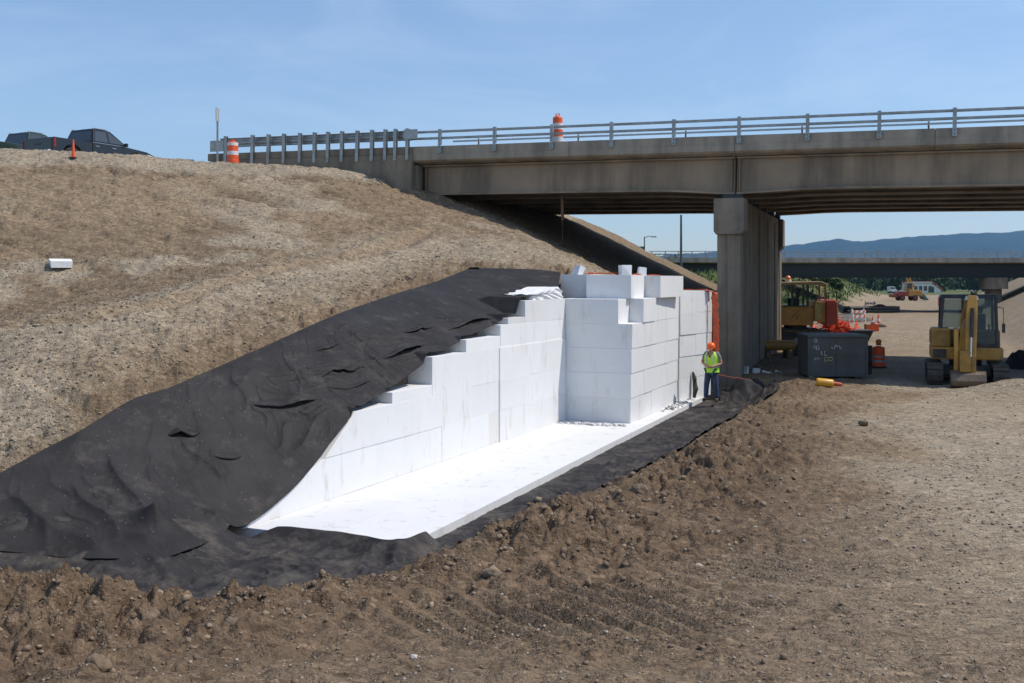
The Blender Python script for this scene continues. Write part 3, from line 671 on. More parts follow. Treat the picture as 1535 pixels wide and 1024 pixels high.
def end_block(poly, off, label):
    bm = bmesh.new(); a = [bm.verts.new((-.9, t, z)) for t, z in poly]; b = [bm.verts.new((off, t, z)) for t, z in poly]; n = len(poly)
    bm.faces.new(a[::-1]); bm.faces.new(b); [bm.faces.new((a[i], a[(i+1) % n], b[(i+1) % n], b[i])) for i in range(n)]
    bmesh.ops.recalc_face_normals(bm, faces=bm.faces); bmesh.ops.bevel(bm, geom=bm.edges[:], offset=.005, segments=1, affect='EDGES')
    me = bpy.data.meshes.new('foam_block'); bm.to_mesh(me); bm.free(); me.materials.append(M['foam']); o = bpy.data.objects.new('foam_block', me); COL.objects.link(o); o.matrix_world = MW
    tag(o, label, 'foam block', 'foam blocks of the long stepped wall')
end_block([(.06,.001),(3.598,.001),(3.598,.699),(2.02,.699)], .0, 'white foam block cut to a long point at the near foot of the stepped wall')
end_block([(2.06,.701),(4.848,.701),(4.848,1.359),(2.93,1.359)], .008, 'white foam block with a slanted near end in the second course of the stepped wall')
# base layer
MV = Matrix.Rotation(YAW_V, 4, 'Z')                                   # local x = w, y = v
sj = [11.9, 14.3, 16.75, 19.2, 21.6, 24.28]; so_ = [11.95, 15.3, 17.7, 20.1, 22.5, 24.9, 27.3, 29.2, 30.9]
for i in range(5): foam(-9.6, -7.85, sj[i], sj[i+1], -.3, rf.uniform(-.005,.003), MV, 'white foam base block %s from the near end, inner row by the wall' % ORD[i+1], 'foam blocks of the base layer', 'foam_floor', jit=.003)
for i in range(8): foam(-7.849, -6.62, so_[i], so_[i+1], -.3, rf.uniform(-.005,.003), MV, 'white foam base block %s from the near end, outer row beside black fabric' % ORD[i+1], 'foam blocks of the base layer', 'foam_floor', jit=.003)
# front stack
h = .624; V0 = 24.3
for c in range(5):
    z0, z1 = c*h, (c+1)*h; lean = (.0,.012,.026,.036,.042)[c]; st = (0, .0, .01, .015, .0)[c]
    wj = [-9.0, -7.95, -7.06 + lean]
    cn = ['bottom','second','third','fourth','top'][c]
    back = V0 + st
    if c == 4:
        foam(-9.0, -7.38, V0, V0+2.195, z0, z1, MV, 'dusty white foam block topping the shaded face of the front stack', 'foam blocks of the front stack', jit=.002)
        foam(-7.38, -7.06+lean+.02, V0+1.0, V0+2.2, z0, z1, MV, 'white foam block set back from the corner, top course of front stack', 'foam blocks of the front stack', jit=.002)
        js = [V0+2.2, V0+3.45, 29.25]
    else:
        if c == 0:
            foam(wj[0], wj[1], back, V0+1.2, z0, z1, MV, 'white foam block at the inner corner, bottom course of the front stack', 'foam blocks of the front stack', jit=.002)
            foam(wj[1], wj[2], back + .004, V0+1.2, z0, z1, MV, 'white foam block at the outer near corner, bottom course of the front stack', 'foam blocks of the front stack', jit=.002)
        else:
            foam(wj[0], wj[2], back, V0+1.2, z0, z1, MV, 'long white foam block across the shaded face, %s course of the front stack' % cn, 'foam blocks of the front stack', jit=.002)
        js = [V0+1.2] + ([V0+2.4, V0+3.65] if c % 2 else [V0+2.0, V0+3.3]) + [29.25]
    for i in range(len(js)-1):
        foam(-9.0, -7.06 + lean + rf.uniform(-.004,.004), js[i], js[i+1], z0, z1, MV, 'sunny-side white foam block %s back from the corner, %s course of the front stack' % (ORD[i+2], cn), 'foam blocks of the front stack', jit=.003)
# top tier
g5 = 'foam blocks of the topmost tier'
foam(-9.35, -8.52, 25.45, 27.5, 3.122, 3.75, MV, 'stained white foam block at the left end of the topmost tier beside the black fabric', g5, 'foam_dirty', jit=.01)
foam(-8.5, -7.3, 25.0, 26.6, 3.122, 3.735, MV, 'bright white foam block in the middle of the topmost tier', g5, jit=.002, rot=.06)
foam(-7.62, -6.85, 26.7, 28.9, 3.122, 3.72, MV, 'white foam block at the right end of the topmost tier', g5, jit=.002, rot=-.05)
foam(-8.9, -7.63, 27.6, 29.2, 3.122, 3.73, MV, 'white foam block at the back of the topmost tier', g5, jit=.002)
# far stack, turned a little towards the viewer
FS = vw(29.3, -7.02); MF = Matrix.Translation((FS.x, FS.y, 0)) @ Matrix.Rotation(YAW_V - .24, 4, 'Z')
for c in range(5):
    z0, z1 = c*.655, (c+1)*.655; cn = ['bottom','second','third','fourth','top'][c]; lean = .012*c
    js = [0, 1.05 + .12*(c % 2), 2.15]
    for i in range(2):
        foam(-1.9, .0 + lean + rf.uniform(-.01,.01), js[i], js[i+1], z0, z1, MF, 'white foam block in the far stack by the pier, %s course, %s half' % (cn, 'near' if i == 0 else 'far'), 'foam blocks of the far stack', jit=.002)
MFB = MF
# loose pieces
def loose(loc, d, rz, label, m='foam', tilt=(0,0)):
    o = foam(-d[0]/2, d[0]/2, -d[1]/2, d[1]/2, -d[2]/2, d[2]/2, Matrix.Identity(4), label, None, m, gap=0, name='foam_offcut', jit=.02)
    o.location = loc; o.rotation_euler = (tilt[0], tilt[1], rz); o['category'] = 'foam offcut'
    return o
x, y = unproject(91, 402, f=E_floor); loose((x, y, gz(x, y)+.10), (.52,.62,.17), .5, 'lone white foam offcut lying on the bare earth slope', tilt=(.12,.0))
p = vw(25.6, -8.88); loose((p.x, p.y, 3.85), (.16,.25,.27), .6, 'small jagged white foam offcut at the left of the topmost tier', tilt=(.1,.35))
p = vw(27.7, -8.2); loose((p.x, p.y, 3.73+.15), (.30,.28,.30), .3, 'square white foam offcut standing on the topmost tier')
p = vw(28.7, -8.0); loose((p.x, p.y, 3.73+.12), (.22,.22,.26), .2, 'white foam offcut with pink end standing on the topmost tier', tilt=(0,.12))
# broken wedge with crumbled edge between fabric and the front stack
def crumbled(name, c, d, yaw, label, seed, m='foam'):
    bm = bmesh.new(); bmesh.ops.create_cube(bm, size=1.0); bmesh.ops.subdivide_edges(bm, edges=bm.edges[:], cuts=7, use_grid_fill=True)
    for v in bm.verts:
        q = np.array([v.co.x*5+seed]), np.array([v.co.y*5+v.co.z*4])
        k = float(gnoise(*q, seed)[0]); s = 1 + .25*k*(.5+abs(v.co.z)) ; zc = v.co.z*(1 - .5*max(0, v.co.y+.1)) if False else v.co.z
        ramp_ = max(.12, min(1, .55 + v.co.y*.95 + .22*k)) if v.co.z > 0 else 1
        v.co = Vector((v.co.x*d[0]*s, v.co.y*d[1]*(1+.12*k), v.co.z*d[2]*ramp_))
    me = bpy.data.meshes.new(name); bm.to_mesh(me); bm.free(); me.materials.append(M[m])
    o = bpy.data.objects.new(name, me); COL.objects.link(o); o.location = c; o.rotation_euler = (0, 0, yaw)
    return tag(o, label, 'foam offcut')
p = wallpt(11.5, -.45); crumbled('broken_foam', (p[0], p[1], 3.22), (.85, 1.75, .42), wall_yaw, 'broken white foam lump with crumbled top beside the black fabric edge', 3)
# crumbs and scraps on the slab
rs = np.random.RandomState(9)
def crumb_field(label, c, dv, dw, n, smax, mats, seed, name='foam_crumbs', z=.0):
    a = rs.normal(0, .42, (n, 2)).clip(-1,1); pts = np.array([list(vw(c[0]+a[k,0]*dv, c[1]+a[k,1]*dw, z)) for k in range(n)])
    scatter(name, pts, .012 + smax*rs.rand(n)**2.5, mats, 1, seed, sink=.2, flat=.4, label=label, cat='crumbs')
M['foam_grey'] = mat('foam_grey', (.42,.42,.42), .9, .25, 12, world=True)
crumb_field('grey foam crumbs swept along the foot of the front stack', (23.75,-8.05), .22, 1.0, 420, .05, [M['foam_grey'], M['foam_dirty']], 31)
crumb_field('white and grey crumbs scattered on the slab beside the worker', (28.2,-6.85), 1.6, .22, 260, .045, [M['foam_grey'], M['foam_dirty'], M['clod']], 32)
# ================================================================== BRIDGES
M['concrete'] = mat('concrete', (.245,.205,.155), .9, .20, 1.3, .25, 45, dirt=(.07,.063,.052), dirt_amt=.85, dscale=.9, streak=True)
M['concrete_pale'] = mat('concrete_pale', (.345,.300,.238), .9, .18, 1.5, .25, 45, dirt=(.11,.10,.085), dirt_amt=.8, dscale=1.1, streak=True)
M['girder_paint'] = mat('girder_paint', (.295,.225,.155), .6, .20, .7, .08, 20, dirt=(.085,.062,.045), dirt_amt=.85, dscale=.8, streak=True)
M['galv'] = mat('galvanised_steel', (.33,.36,.37), .45, .18, 6, .05, 40, metal=.55, dirt=(.16,.16,.15), dirt_amt=.5, dscale=2)
M['white_thin'] = mat('pale_rail', (.55,.55,.53), .6, .1, 4); M['rust'] = mat('rust', (.20,.10,.06), .9, .4, 6, .3, 50)
M['dark_steel'] = mat('dark_steel', (.045,.045,.045), .6, .3, 5, .1, 30)
M['green_girder'] = mat('green_girder', (.010,.020,.018), .6, .2, .6)
M['asphalt'] = mat('asphalt', (.05,.05,.05), .95, .2, 4, .4, 60)
N0 = Vector((7.2, 33.0, 0)); BYAW = math.atan2(-.355, .935); GR = .0155
def bloc(s, q, z=0):          # bridge frame -> world (level)
    return Vector((7.2 + .935*s + .355*q, 33.0 - .355*s + .935*q, z))
def b_s(px, q=0.0):           # station along the near face seen at a picture column
    u = (px - CX)/F
    return (u*(33.0 + .935*q) - 7.2 - .355*q) / (.935 + .355*u)
bridge = empty('overpass_bridge', N0, BYAW, 'grey concrete highway overpass crossing the whole upper right of the scene', 'bridge')
bridge.rotation_euler = (0, GR, BYAW)
SL, SR, QW = -11.75, 27.0, 13.0
# deck with curbs: cross-section (q, z) extruded along s
deck_sec = [(.10,7.80),(.62,7.72),(12.4,7.72),(12.9,7.80),(13.0,8.06),(13.0,8.08),(12.985,8.08),(12.985,8.37),(12.55,8.37),(12.53,8.16),(.47,8.16),(.45,8.37),(.015,8.37),(.015,8.08),(0,8.08),(0,7.86)]
xs = [SL-9.0, -5.7, .02, 6.1, 12.2, SR]
d = MB()
for i in range(len(xs)-1): d.prism(deck_sec, xs[i] + (.006 if i else 0), xs[i+1] - .006, axis='x')
d.build('deck', M['concrete_pale'], bridge, bevel=.015)
MB().bb(SL-9.2, SR, .48, 12.52, 8.165, 8.175).build('road_surface', M['asphalt'], bridge)
# girders, two spans, haunched a little over the pier
def girder(q, s0, s1, haunch_at):
    n = 26; prof = []
    mb = MB()
    st = [s0 + (s1-s0)*k/n for k in range(n+1)]
    def zb(s): return 6.60 - .13*math.exp(-((s-haunch_at)/1.6)**2)
    for k in range(n):
        for (qa, qb, za, zc) in ((-.02,.02,None,7.70), (-.21,.21,None,None), (-.19,.19,7.66,7.715)):
            a, b_ = st[k], st[k+1]
            if za is None and zc is not None: z0a, z0b, z1a, z1b = zb(a)+.055, zb(b_)+.055, 7.66, 7.66
            elif za is None: z0a, z0b, z1a, z1b = zb(a), zb(b_), zb(a)+.06, zb(b_)+.06
            else: z0a, z0b, z1a, z1b = za, za, zc, zc
            fs = [(0,1,2,3),(7,6,5,4),(0,4,5,1),(3,2,6,7)] + ([(0,3,7,4)] if k == 0 else []) + ([(1,5,6,2)] if k == n-1 else [])
            mb.add([(a,q+qa,z0a),(b_,q+qa,z0b),(b_,q+qa,z1b),(a,q+qa,z1a),(a,q+qb,z0a),(b_,q+qb,z0b),(b_,q+qb,z1b),(a,q+qb,z1a)], fs)
    return mb
for q in (.62, 3.0, 5.35, 7.7, 10.05, 12.4):
    for s0, s1 in ((-11.55, -.03), (.03, 26.5)):
        g = girder(q, s0, s1, 0.0).build('girder', M['girder_paint'], bridge)
        for s in ((s0+.12, s1-.10) if s0 < 0 else (s0+.10, s1-.15)):
            for a_, b_ in ((q-.185, q-.022), (q+.022, q+.185)): MB().bb(s-.011, s+.011, a_, b_, 6.56, 7.655).build('stiffener', M['girder_paint'], g)
x = MB()
for s in (-8, -4, 4, 9, 14, 20):
    for i in range(5): x.bb(s-.03, s+.03, .62+2.36*i+.03, .62+2.36*(i+1)-.03, 6.9, 7.4)
x.build('cross_frames', M['girder_paint'], bridge)
# near-side railing
def railing(q, side, label):
    r = empty('bridge_railing', bridge.location, BYAW, label, 'railing'); r.rotation_euler = (0, GR, BYAW)
    px_posts = [655,741,829,918,1011,1108,1208,1314,1424] if side < 0 else None
    ss = [b_s(p) for p in px_posts] if px_posts else []
    sp = (ss[-1]-ss[0])/8 if ss else 2.14
    ss = [ss[0] + sp*k for k in range(14)] if ss else [-10.8 + 2.14*k for k in range(15)]
    t = -.075*(1 if side < 0 else -1)
    for s in ss:
        p = MB(); p.bb(s-.055, s+.055, q+t-.012, q+t, 7.98+.12, 8.97); p.bb(s-.055, s-.043, q+t, q+t+.10*(1 if side<0 else -1), 8.40, 8.97) if side < 0 else p.bb(s-.055, s-.043, q+t-.10, q+t-.013, 8.40, 8.97)
        if side < 0: p.bb(s+.043, s+.055, q+t, q+t+.10, 8.40, 8.97); p.bb(s-.075, s+.075, q+t, q+t+.07, 8.12, 8.34)
        o = p.build('post', M['galv'], r)
        b_ = MB()
        for zz in (8.17, 8.29): b_.cyl((s, q+t-.035, zz), (s, q+t-.012, zz), .018, n=8)
        if side < 0: b_.build('bolts', M['dark_steel'], o)
    for z in (8.90, 8.66):
        a = MB(); a.bb(ss[0]-1.25, SR, q+t+.10*(1 if side<0 else -1), q+t+.19*(1 if side<0 else -1), z-.042, z+.042); a.build('rail', M['galv'], r, bevel=.015)
    return r
railing(0.0, -1, 'galvanised two-rail steel railing along the near edge of the overpass')
tr = empty('temporary_rail', bridge.location, BYAW, 'thin pale temporary rail on the overpass deck just behind the near railing', 'railing'); tr.rotation_euler = (0, GR, BYAW)
MB().bb(-11.5, 26, 3.0, 3.06, 8.92, 8.98).build('rail', M['white_thin'], tr)
for k in range(9): MB().cyl((-10.4+4.1*k, 3.03, 8.16), (-10.4+4.1*k, 3.03, 9.03), .03, n=8).build('post', M['rust'], tr)
# abutment + wing wall
ab = empty('bridge_abutment', N0, BYAW, 'grey concrete abutment with wing wall carrying the left end of the overpass', 'abutment'); ab.rotation_euler = (0, GR, BYAW)
MB().bb(-12.6, -11.62, .12, 12.9, 4.2, 7.70).build('backwall', M['concrete'], ab, bevel=.02)
MB().bb(-11.615, -10.9, .12, 12.9, 4.0, 6.45).build('bearing_seat', M['concrete'], ab, bevel=.02)
w = MB(); w.prism([(-20.75,5.6),(-11.75,5.6),(-11.75,8.07),(-20.75,8.07)], -.16, .0985, axis='y'); w.build('wing_wall', M['concrete'], ab, bevel=.02)
w = MB(); w.bb(-20.9, -11.765, -.10, -.02, 8.075, 8.36); w.build('parapet', M['concrete'], ab, bevel=.02)
# dense post guard rail on the wing wall
gr = empty('guardrail', N0, BYAW, 'galvanised corrugated guardrail on closely spaced posts at the bridge approach', 'guardrail'); gr.rotation_euler = (0, GR, BYAW)
for px in [333,373,397,420,444,466,486,507,530,552,572,587,605]:
    s = b_s(px, -.2); p = MB(); z0, z1 = 7.86, 9.03
    p.bb(s-.06, s+.06, -.215, -.203, z0, z1); p.bb(s-.006, s+.006, -.202, -.09, z0+.2, z1); p.bb(s-.06, s+.06, -.089, -.077, z0+.2, z1)
    p.build('post', M['galv'], gr)
sw = lambda q0: [(q0,8.60),(q0+.05,8.64),(q0+.05,8.70),(q0,8.75),(q0,8.81),(q0+.05,8.86),(q0+.05,8.92),(q0,8.97),(q0-.008,8.97),(q0+.042,8.915),(q0+.042,8.865),(q0-.008,8.815),(q0-.008,8.745),(q0+.042,8.695),(q0+.042,8.645),(q0-.008,8.60)]
a = MB(); a.prism(sw(.02), b_s(325), b_s(612), axis='x'); a.build('beam', M['galv'], gr)
a = MB(); a.bb(b_s(316), b_s(336), -.235, -.218, 8.42, 8.86); a.build('end_plate', M['galv'], gr, bevel=.008)
a = MB(); a.bb(b_s(604), b_s(625), -.245, -.218, 8.62, 8.98); a.build('end_plate', M['galv'], gr, bevel=.008)
# pier
pier = empty('bridge_pier', N0, BYAW, 'grey concrete bridge pier like a thick wall with a capital block on its near column', 'pier')
# wall pier: end pilasters with capital blocks, shallow panels between
zg = min(gz(*bloc(0, q)[:2]) for q in (3, 7, 12)) - .6
wl_ = MB(); wl_.bb(-.36,.28,.81,12.3,zg,6.30); wl_.build('pier_wall', M['concrete'], pier, bevel=.02)
for q in (2.9, 5.7, 8.5, 11.0):
    for sx in (-.40, .281): MB().bb(sx, sx+.039, q-.42, q+.42, zg, 6.05).build('pilaster', M['concrete'], pier, bevel=.01)
for q0, q1, zb, zc in ((-.02, .80, -.25, 5.10), (12.31, 13.15, zg, 4.95)):
    sec = [(-.43,q0),(-.15,q0),(-.15,q0+.03),(-.10,q0+.03),(-.10,q0),(.33,q0),(.33,q1),(-.43,q1)]
    k = MB(); k.prism(sec, zb, zc-.003, axis='z'); k.build('column', M['concrete'], pier, bevel=.02)
    c = MB(); c.prism([(-.53,zc+.12),(-.45,zc),(.35,zc),(.47,zc+.12),(.47,6.30),(-.53,6.30)], q0-.12, q1+.03, axis='y'); c.build('capital', M['concrete'], pier, bevel=.03)
for q in (.62, 3.0, 5.35, 7.7, 10.05, 12.4):
    MB().bb(-.33, .33, q-.22, q+.22, 6.302, 6.47).build('bearing', M['dark_steel'], pier, bevel=.01)
# scupper pipe
s = b_s(843, 1.0); pt = bloc(s, 1.0); zt = gz(pt.x, pt.y)
dp = empty('drain_pipe', (pt.x, pt.y, zt), 0, 'thin rusty drain pipe hanging from the overpass girder down to the slope', 'pipe')
MB().tube([(0,0,-.1),(.01,0,1.0),(-.02,0,1.9),(-.04,.0,7.66+.0155*8-zt)], .055, 10).build('pipe', M['rust'], dp, smooth=True)
MB().bb(-.12,.08,-.09,.09,6.45-zt+.12,6.62-zt+.12).build('bracket', M['dark_steel'], dp)

# ---------------------------------------------------------------- far bridge
FB = Vector((0, 95, 0))
fb = empty('distant_bridge', (14.5, 95, 0), .012, 'distant bridge with dark green steel girders seen beneath the overpass', 'bridge')
MB().prism([(0,5.28),(.4,5.2),(11.6,5.2),(12,5.28),(12,5.72),(11.6,5.72),(11.6,5.5),(.4,5.5),(.4,5.72),(0,5.72)], -1.5, 80, axis='x').build('deck', M['concrete_pale'], fb)
for q in (.9, 3.4, 6, 8.6, 11.1):
    g = MB(); g.bb(.9, 79, q-.03, q+.03, 3.95, 5.19); g.bb(.9, 79, q-.25, q+.25, 3.86, 3.948); g.build('girder', M['green_girder'], fb)
MB().bb(-.6, .85, -.05, 12, -1, 5.19).build('abutment', M['concrete'], fb)
p = MB(); p.cyl((32.2,1.6,-.5),(32.2,1.6,2.75),.72,n=24); p.cyl((32.2,1.6,2.752),(32.2,1.6,3.84),1.28,n=24); p.build('column', M['concrete'], fb, smooth=True)
p = MB(); p.cyl((36.3,10.2,-.5),(36.3,10.2,2.75),.72,n=24); p.cyl((36.3,10.2,2.752),(36.3,10.2,3.84),1.28,n=24); p.build('column', M['concrete'], fb, smooth=True)
for q, lab in ((.12, 'thin steel railing along the near edge of the distant bridge'), (11.9, 'thin steel railing along the far edge of the distant bridge')):
    r = empty('distant_railing', (14.5, 95, 0), .012, lab, 'railing')
    for k in range(64):
        s = -1.2 + 1.27*k; MB().bb(s-.04, s+.04, q-.06, q+.06, 5.725, 6.36).build('post', M['galv'], r)
    for z in (6.33, 6.08): MB().bb(-1.5, 80, q-.13, q-.062, z-.035, z+.035).build('rail', M['galv'], r)
# poles and sign beyond the overpass
M['pole'] = mat('pole', (.10,.105,.11), .5, .2, 4, metal=.4)
M['sign_green'] = mat('sign_green', (.02,.09,.055), .5, .1, 2)
def pole(px, Y, ztop, r, label, name='pole', arm=0):
    x_ = (px-CX)/F*Y; z0 = gz(x_, Y)
    e = empty(name, (x_, Y, z0), 0, label, 'street lamp' if arm else 'pole')
    MB().cyl((0,0,-.3),(0,0,ztop-z0),r,r*.7,12).build('shaft', M['pole'], e, smooth=True)
    MB().cyl((0,0,0),(0,0,.25),r*1.8,r*1.6,12).build('base', M['concrete'], e, smooth=True)
    if arm:
        a = MB(); a.tube([(0,0,ztop-z0-.1),(arm*.5,0,ztop-z0+.08),(arm,0,ztop-z0+.05)], r*.45, 8); a.build('arm', M['pole'], e)
        MB().box((arm+.22,0,ztop-z0+.02),(.6,.3,.14)).build('lamp_head', M['galv'], e, bevel=.04)
pole(1021, 92, 9.6, .13, 'tall dark pole standing in front of the distant bridge')
pole(966, 118, 8.7, .09, 'slim street lamp with a short arm beyond the embankment', 'street_lamp', .9)
pole(925.5, 112, 8.45, .10, 'short dark post on the skyline of the sunlit slope beyond the overpass')
pole(873, 112, 10.0, .05, 'thinnest mast on the skyline beyond the overpass')
sg = empty('road_sign', ((958-CX)/F*116, 116, gz((958-CX)/F*116, 116)), 0, 'dark green road sign beside the slim street lamp', 'road sign'); z0 = sg.location.z
MB().bb(-.55, .55, -.03, .03, 6.95-z0, 7.5-z0).build('panel', M['sign_green'], sg, bevel=.01)
for k in (-.35, .35): MB().cyl((k,.06,-.2),(k,.06,7.4-z0),.05,n=8).build('post', M['galv'], sg)
# slim sign post by the guard rail
x_ = (326-CX)/F*39.3; z0 = gz(x_, 39.3)
sp = empty('sign_post', (x_, 39.3, z0), .05, 'slim sign post with its narrow panel turned edge-on by the guardrail end', 'sign')
q = MB(); q.bb(-.035,.035,-.02,-.014,-.4,10.34-z0); q.bb(-.035,-.029,-.0135,.02,-.4,10.34-z0); q.bb(.029,.035,-.0135,.02,-.4,10.34-z0); q.build('post', M['galv'], sp)
MB().box((.012,-.045,10.09-z0),(.030,.40,.52),rot=(0,0,-.05)).build('panel', mat('sign_back', (.42,.44,.44), .5, .1, 3), sp)
# barrels, cone
M['orange'] = mat('orange_plastic', (.78,.10,.018), .45, .14, 5, dirt=(.30,.12,.06), dirt_amt=.4, dscale=4)
M['white_band'] = mat('white_reflective', (.72,.72,.72), .4, .1, 6, dirt=(.35,.30,.26), dirt_amt=.5, dscale=5)
M['rubber'] = mat('rubber', (.025,.025,.025), .8, .3, 8)
M['amber'] = mat('amber_lens', (.62,.16,.02), .25, .1, 8)
def barrel(loc, label, lamp=False, sc=1.0, top_white=False, hgt=1.0, rz=0.0, band_mat=None):
    e = empty('traffic_barrel', loc, rz, label, 'traffic barrel', 'orange and white traffic barrels')
    k = hgt
    prof = [(.278,.05),(.278,.22*k),(.264,.225*k),(.264,.40*k),(.256,.405*k),(.256,.58*k),(.248,.585*k),(.248,.78*k),(.240,.785*k),(.240,.93*k),(.19,.965*k),(.09,.985*k),(.085,1.0*k)]
    MB().lathe([(r*sc, z) for r, z in prof], 28).build('body', M['orange'], e, smooth=True, angle=25)
    bands = [(.264,.27,.37),(.256,.50,.57)] if lamp else [(.264,.235,.385),(.248,.595,.77)] if not top_white else [(.256,.415,.57),(.240,.80,.92)]
    for r, a, b_ in bands: MB().lathe([((r+.004)*sc, a*k), ((r+.004)*sc, b_*k)], 28).build('band', band_mat or M['white_band'], e, smooth=True, angle=25)
    MB().lathe([(.32*sc,0),(.32*sc,.045),(.285*sc,.075)], 24).build('base', M['rubber'], e, smooth=True, angle=25)
    hd = MB(); hd.tube([(-.07,0,.99*k),(-.06,0,1.05*k),(.06,0,1.05*k),(.07,0,.99*k)], .018, 8); hd.build('handle', M['orange'], e)
    if lamp:
        l = MB(); l.bb(-.09,.09,-.055,.055,1.06*k,1.10*k); l.build('lamp_case', M['rubber'], e, bevel=.01)
        MB().cyl((0,-.05,1.19*k),(0,.05,1.19*k),.095,n=18).build('lens', M['amber'], e, bevel=.012)
    return e
x_ = (350-CX)/F*38.3; barrel((x_, 38.2, gz(x_, 38.2)-.02), 'orange and white striped barrel in front of the guardrail at the slope crest', top_white=True, sc=.82, hgt=.93)
p = bloc(b_s(836, 1.0), 1.0); s_ = b_s(836, 1.0); barrel((p.x, p.y, 8.18 - GR*s_), 'orange and white barrel with its bright orange top standing behind the railing on the overpass', sc=.74, hgt=1.27)
p = P(1317, 553, 36.0); barrel((p.x, p.y, gz(p.x, p.y)), 'deep orange barrel with two grey bands in the shade beside the dark steel box', lamp=True, sc=.88, hgt=.80, band_mat=mat('grey_band', (.32,.33,.35), .5, .15, 6))  # bands in a darker grey than on the other barrels
x_ = (110-CX)/F*35.2; cn_ = empty('traffic_cone', (x_, 35.2, gz(x_, 35.2)), 0, 'slim orange traffic cone on the crest in front of the black pickup', 'traffic cone')
MB().lathe([(.065,.03),(.020,.64),(.016,.66)], 16).build('cone', M['orange'], cn_, smooth=True, angle=30); MB().bb(-.11,.11,-.11,.11,0,.03).build('base', M['rubber'], cn_, bevel=.01)
# ================================================================== MACHINES AND SITE OBJECTS
M['yellow'] = mat('machine_yellow', (.43,.225,.035), .45, .16, 3, .04, 30, dirt=(.16,.11,.07), dirt_amt=.7, dscale=1.8)
M['yellow_worn'] = mat('worn_yellow', (.33,.185,.032), .6, .25, 4, .1, 30, dirt=(.13,.09,.06), dirt_amt=.85, dscale=2.2)
M['red_paint'] = mat('red_paint', (.26,.030,.020), .45, .2, 3, dirt=(.15,.07,.05), dirt_amt=.6, dscale=2)
M['red_orange'] = mat('red_orange_paint', (.48,.065,.028), .45, .2, 3, dirt=(.2,.08,.05), dirt_amt=.5, dscale=2)
M['black_paint'] = mat('black_cab_paint', (.022,.022,.023), .45, .3, 4, dirt=(.10,.085,.07), dirt_amt=.4, dscale=2)
M['track_steel'] = mat('track_steel', (.075,.065,.055), .75, .35, 5, .2, 30, dirt=(.17,.13,.09), dirt_amt=.8, dscale=2)
M['chrome'] = mat('hydraulic_chrome', (.55,.55,.55), .18, .05, 3, metal=1.0)
M['white_paint'] = mat('white_paint', (.70,.70,.69), .45, .08, 3, dirt=(.30,.26,.22), dirt_amt=.4, dscale=2)
M['roof_cream'] = mat('roof_cream', (.42,.30,.16), .5, .2, 3, dirt=(.2,.1,.05), dirt_amt=.6, dscale=3); M['bucket_brown'] = mat('bucket_brown', (.13,.095,.065), .6, .35, 5, .1, 30, dirt=(.22,.17,.12), dirt_amt=.7, dscale=3); M['seat'] = mat('seat_cloth', (.018,.018,.02), .9, .2, 6)
def clear_glass(name, tint=(.75,.86,.83), body=.35):
    m = bpy.data.materials.new(name); nt, N, L = nodes_of(m); o = N.new('ShaderNodeOutputMaterial')
    t = N.new('ShaderNodeBsdfTransparent'); t.inputs[0].default_value = (*tint, 1); g = N.new('ShaderNodeBsdfGlossy'); g.inputs['Roughness'].default_value = .04
    d = N.new('ShaderNodeBsdfDiffuse'); d.inputs[0].default_value = (.03,.035,.035,1)
    fr = N.new('ShaderNodeFresnel'); fr.inputs[0].default_value = 1.5; a = N.new('ShaderNodeMixShader'); b = N.new('ShaderNodeMixShader'); a.inputs[0].default_value = body
    L.new(t.outputs[0], a.inputs[1]); L.new(d.outputs[0], a.inputs[2]); L.new(fr.outputs[0], b.inputs[0]); L.new(a.outputs[0], b.inputs[1]); L.new(g.outputs[0], b.inputs[2]); L.new(b.outputs[0], o.inputs[0])
    return m
M['cab_glass'] = clear_glass('cab_glass')
M['dark_glass'] = glass_mat('dark_glass', (.045,.055,.06), .03); M['dark_glass'].node_tree.nodes['Principled BSDF'].inputs['Specular IOR Level'].default_value = .9
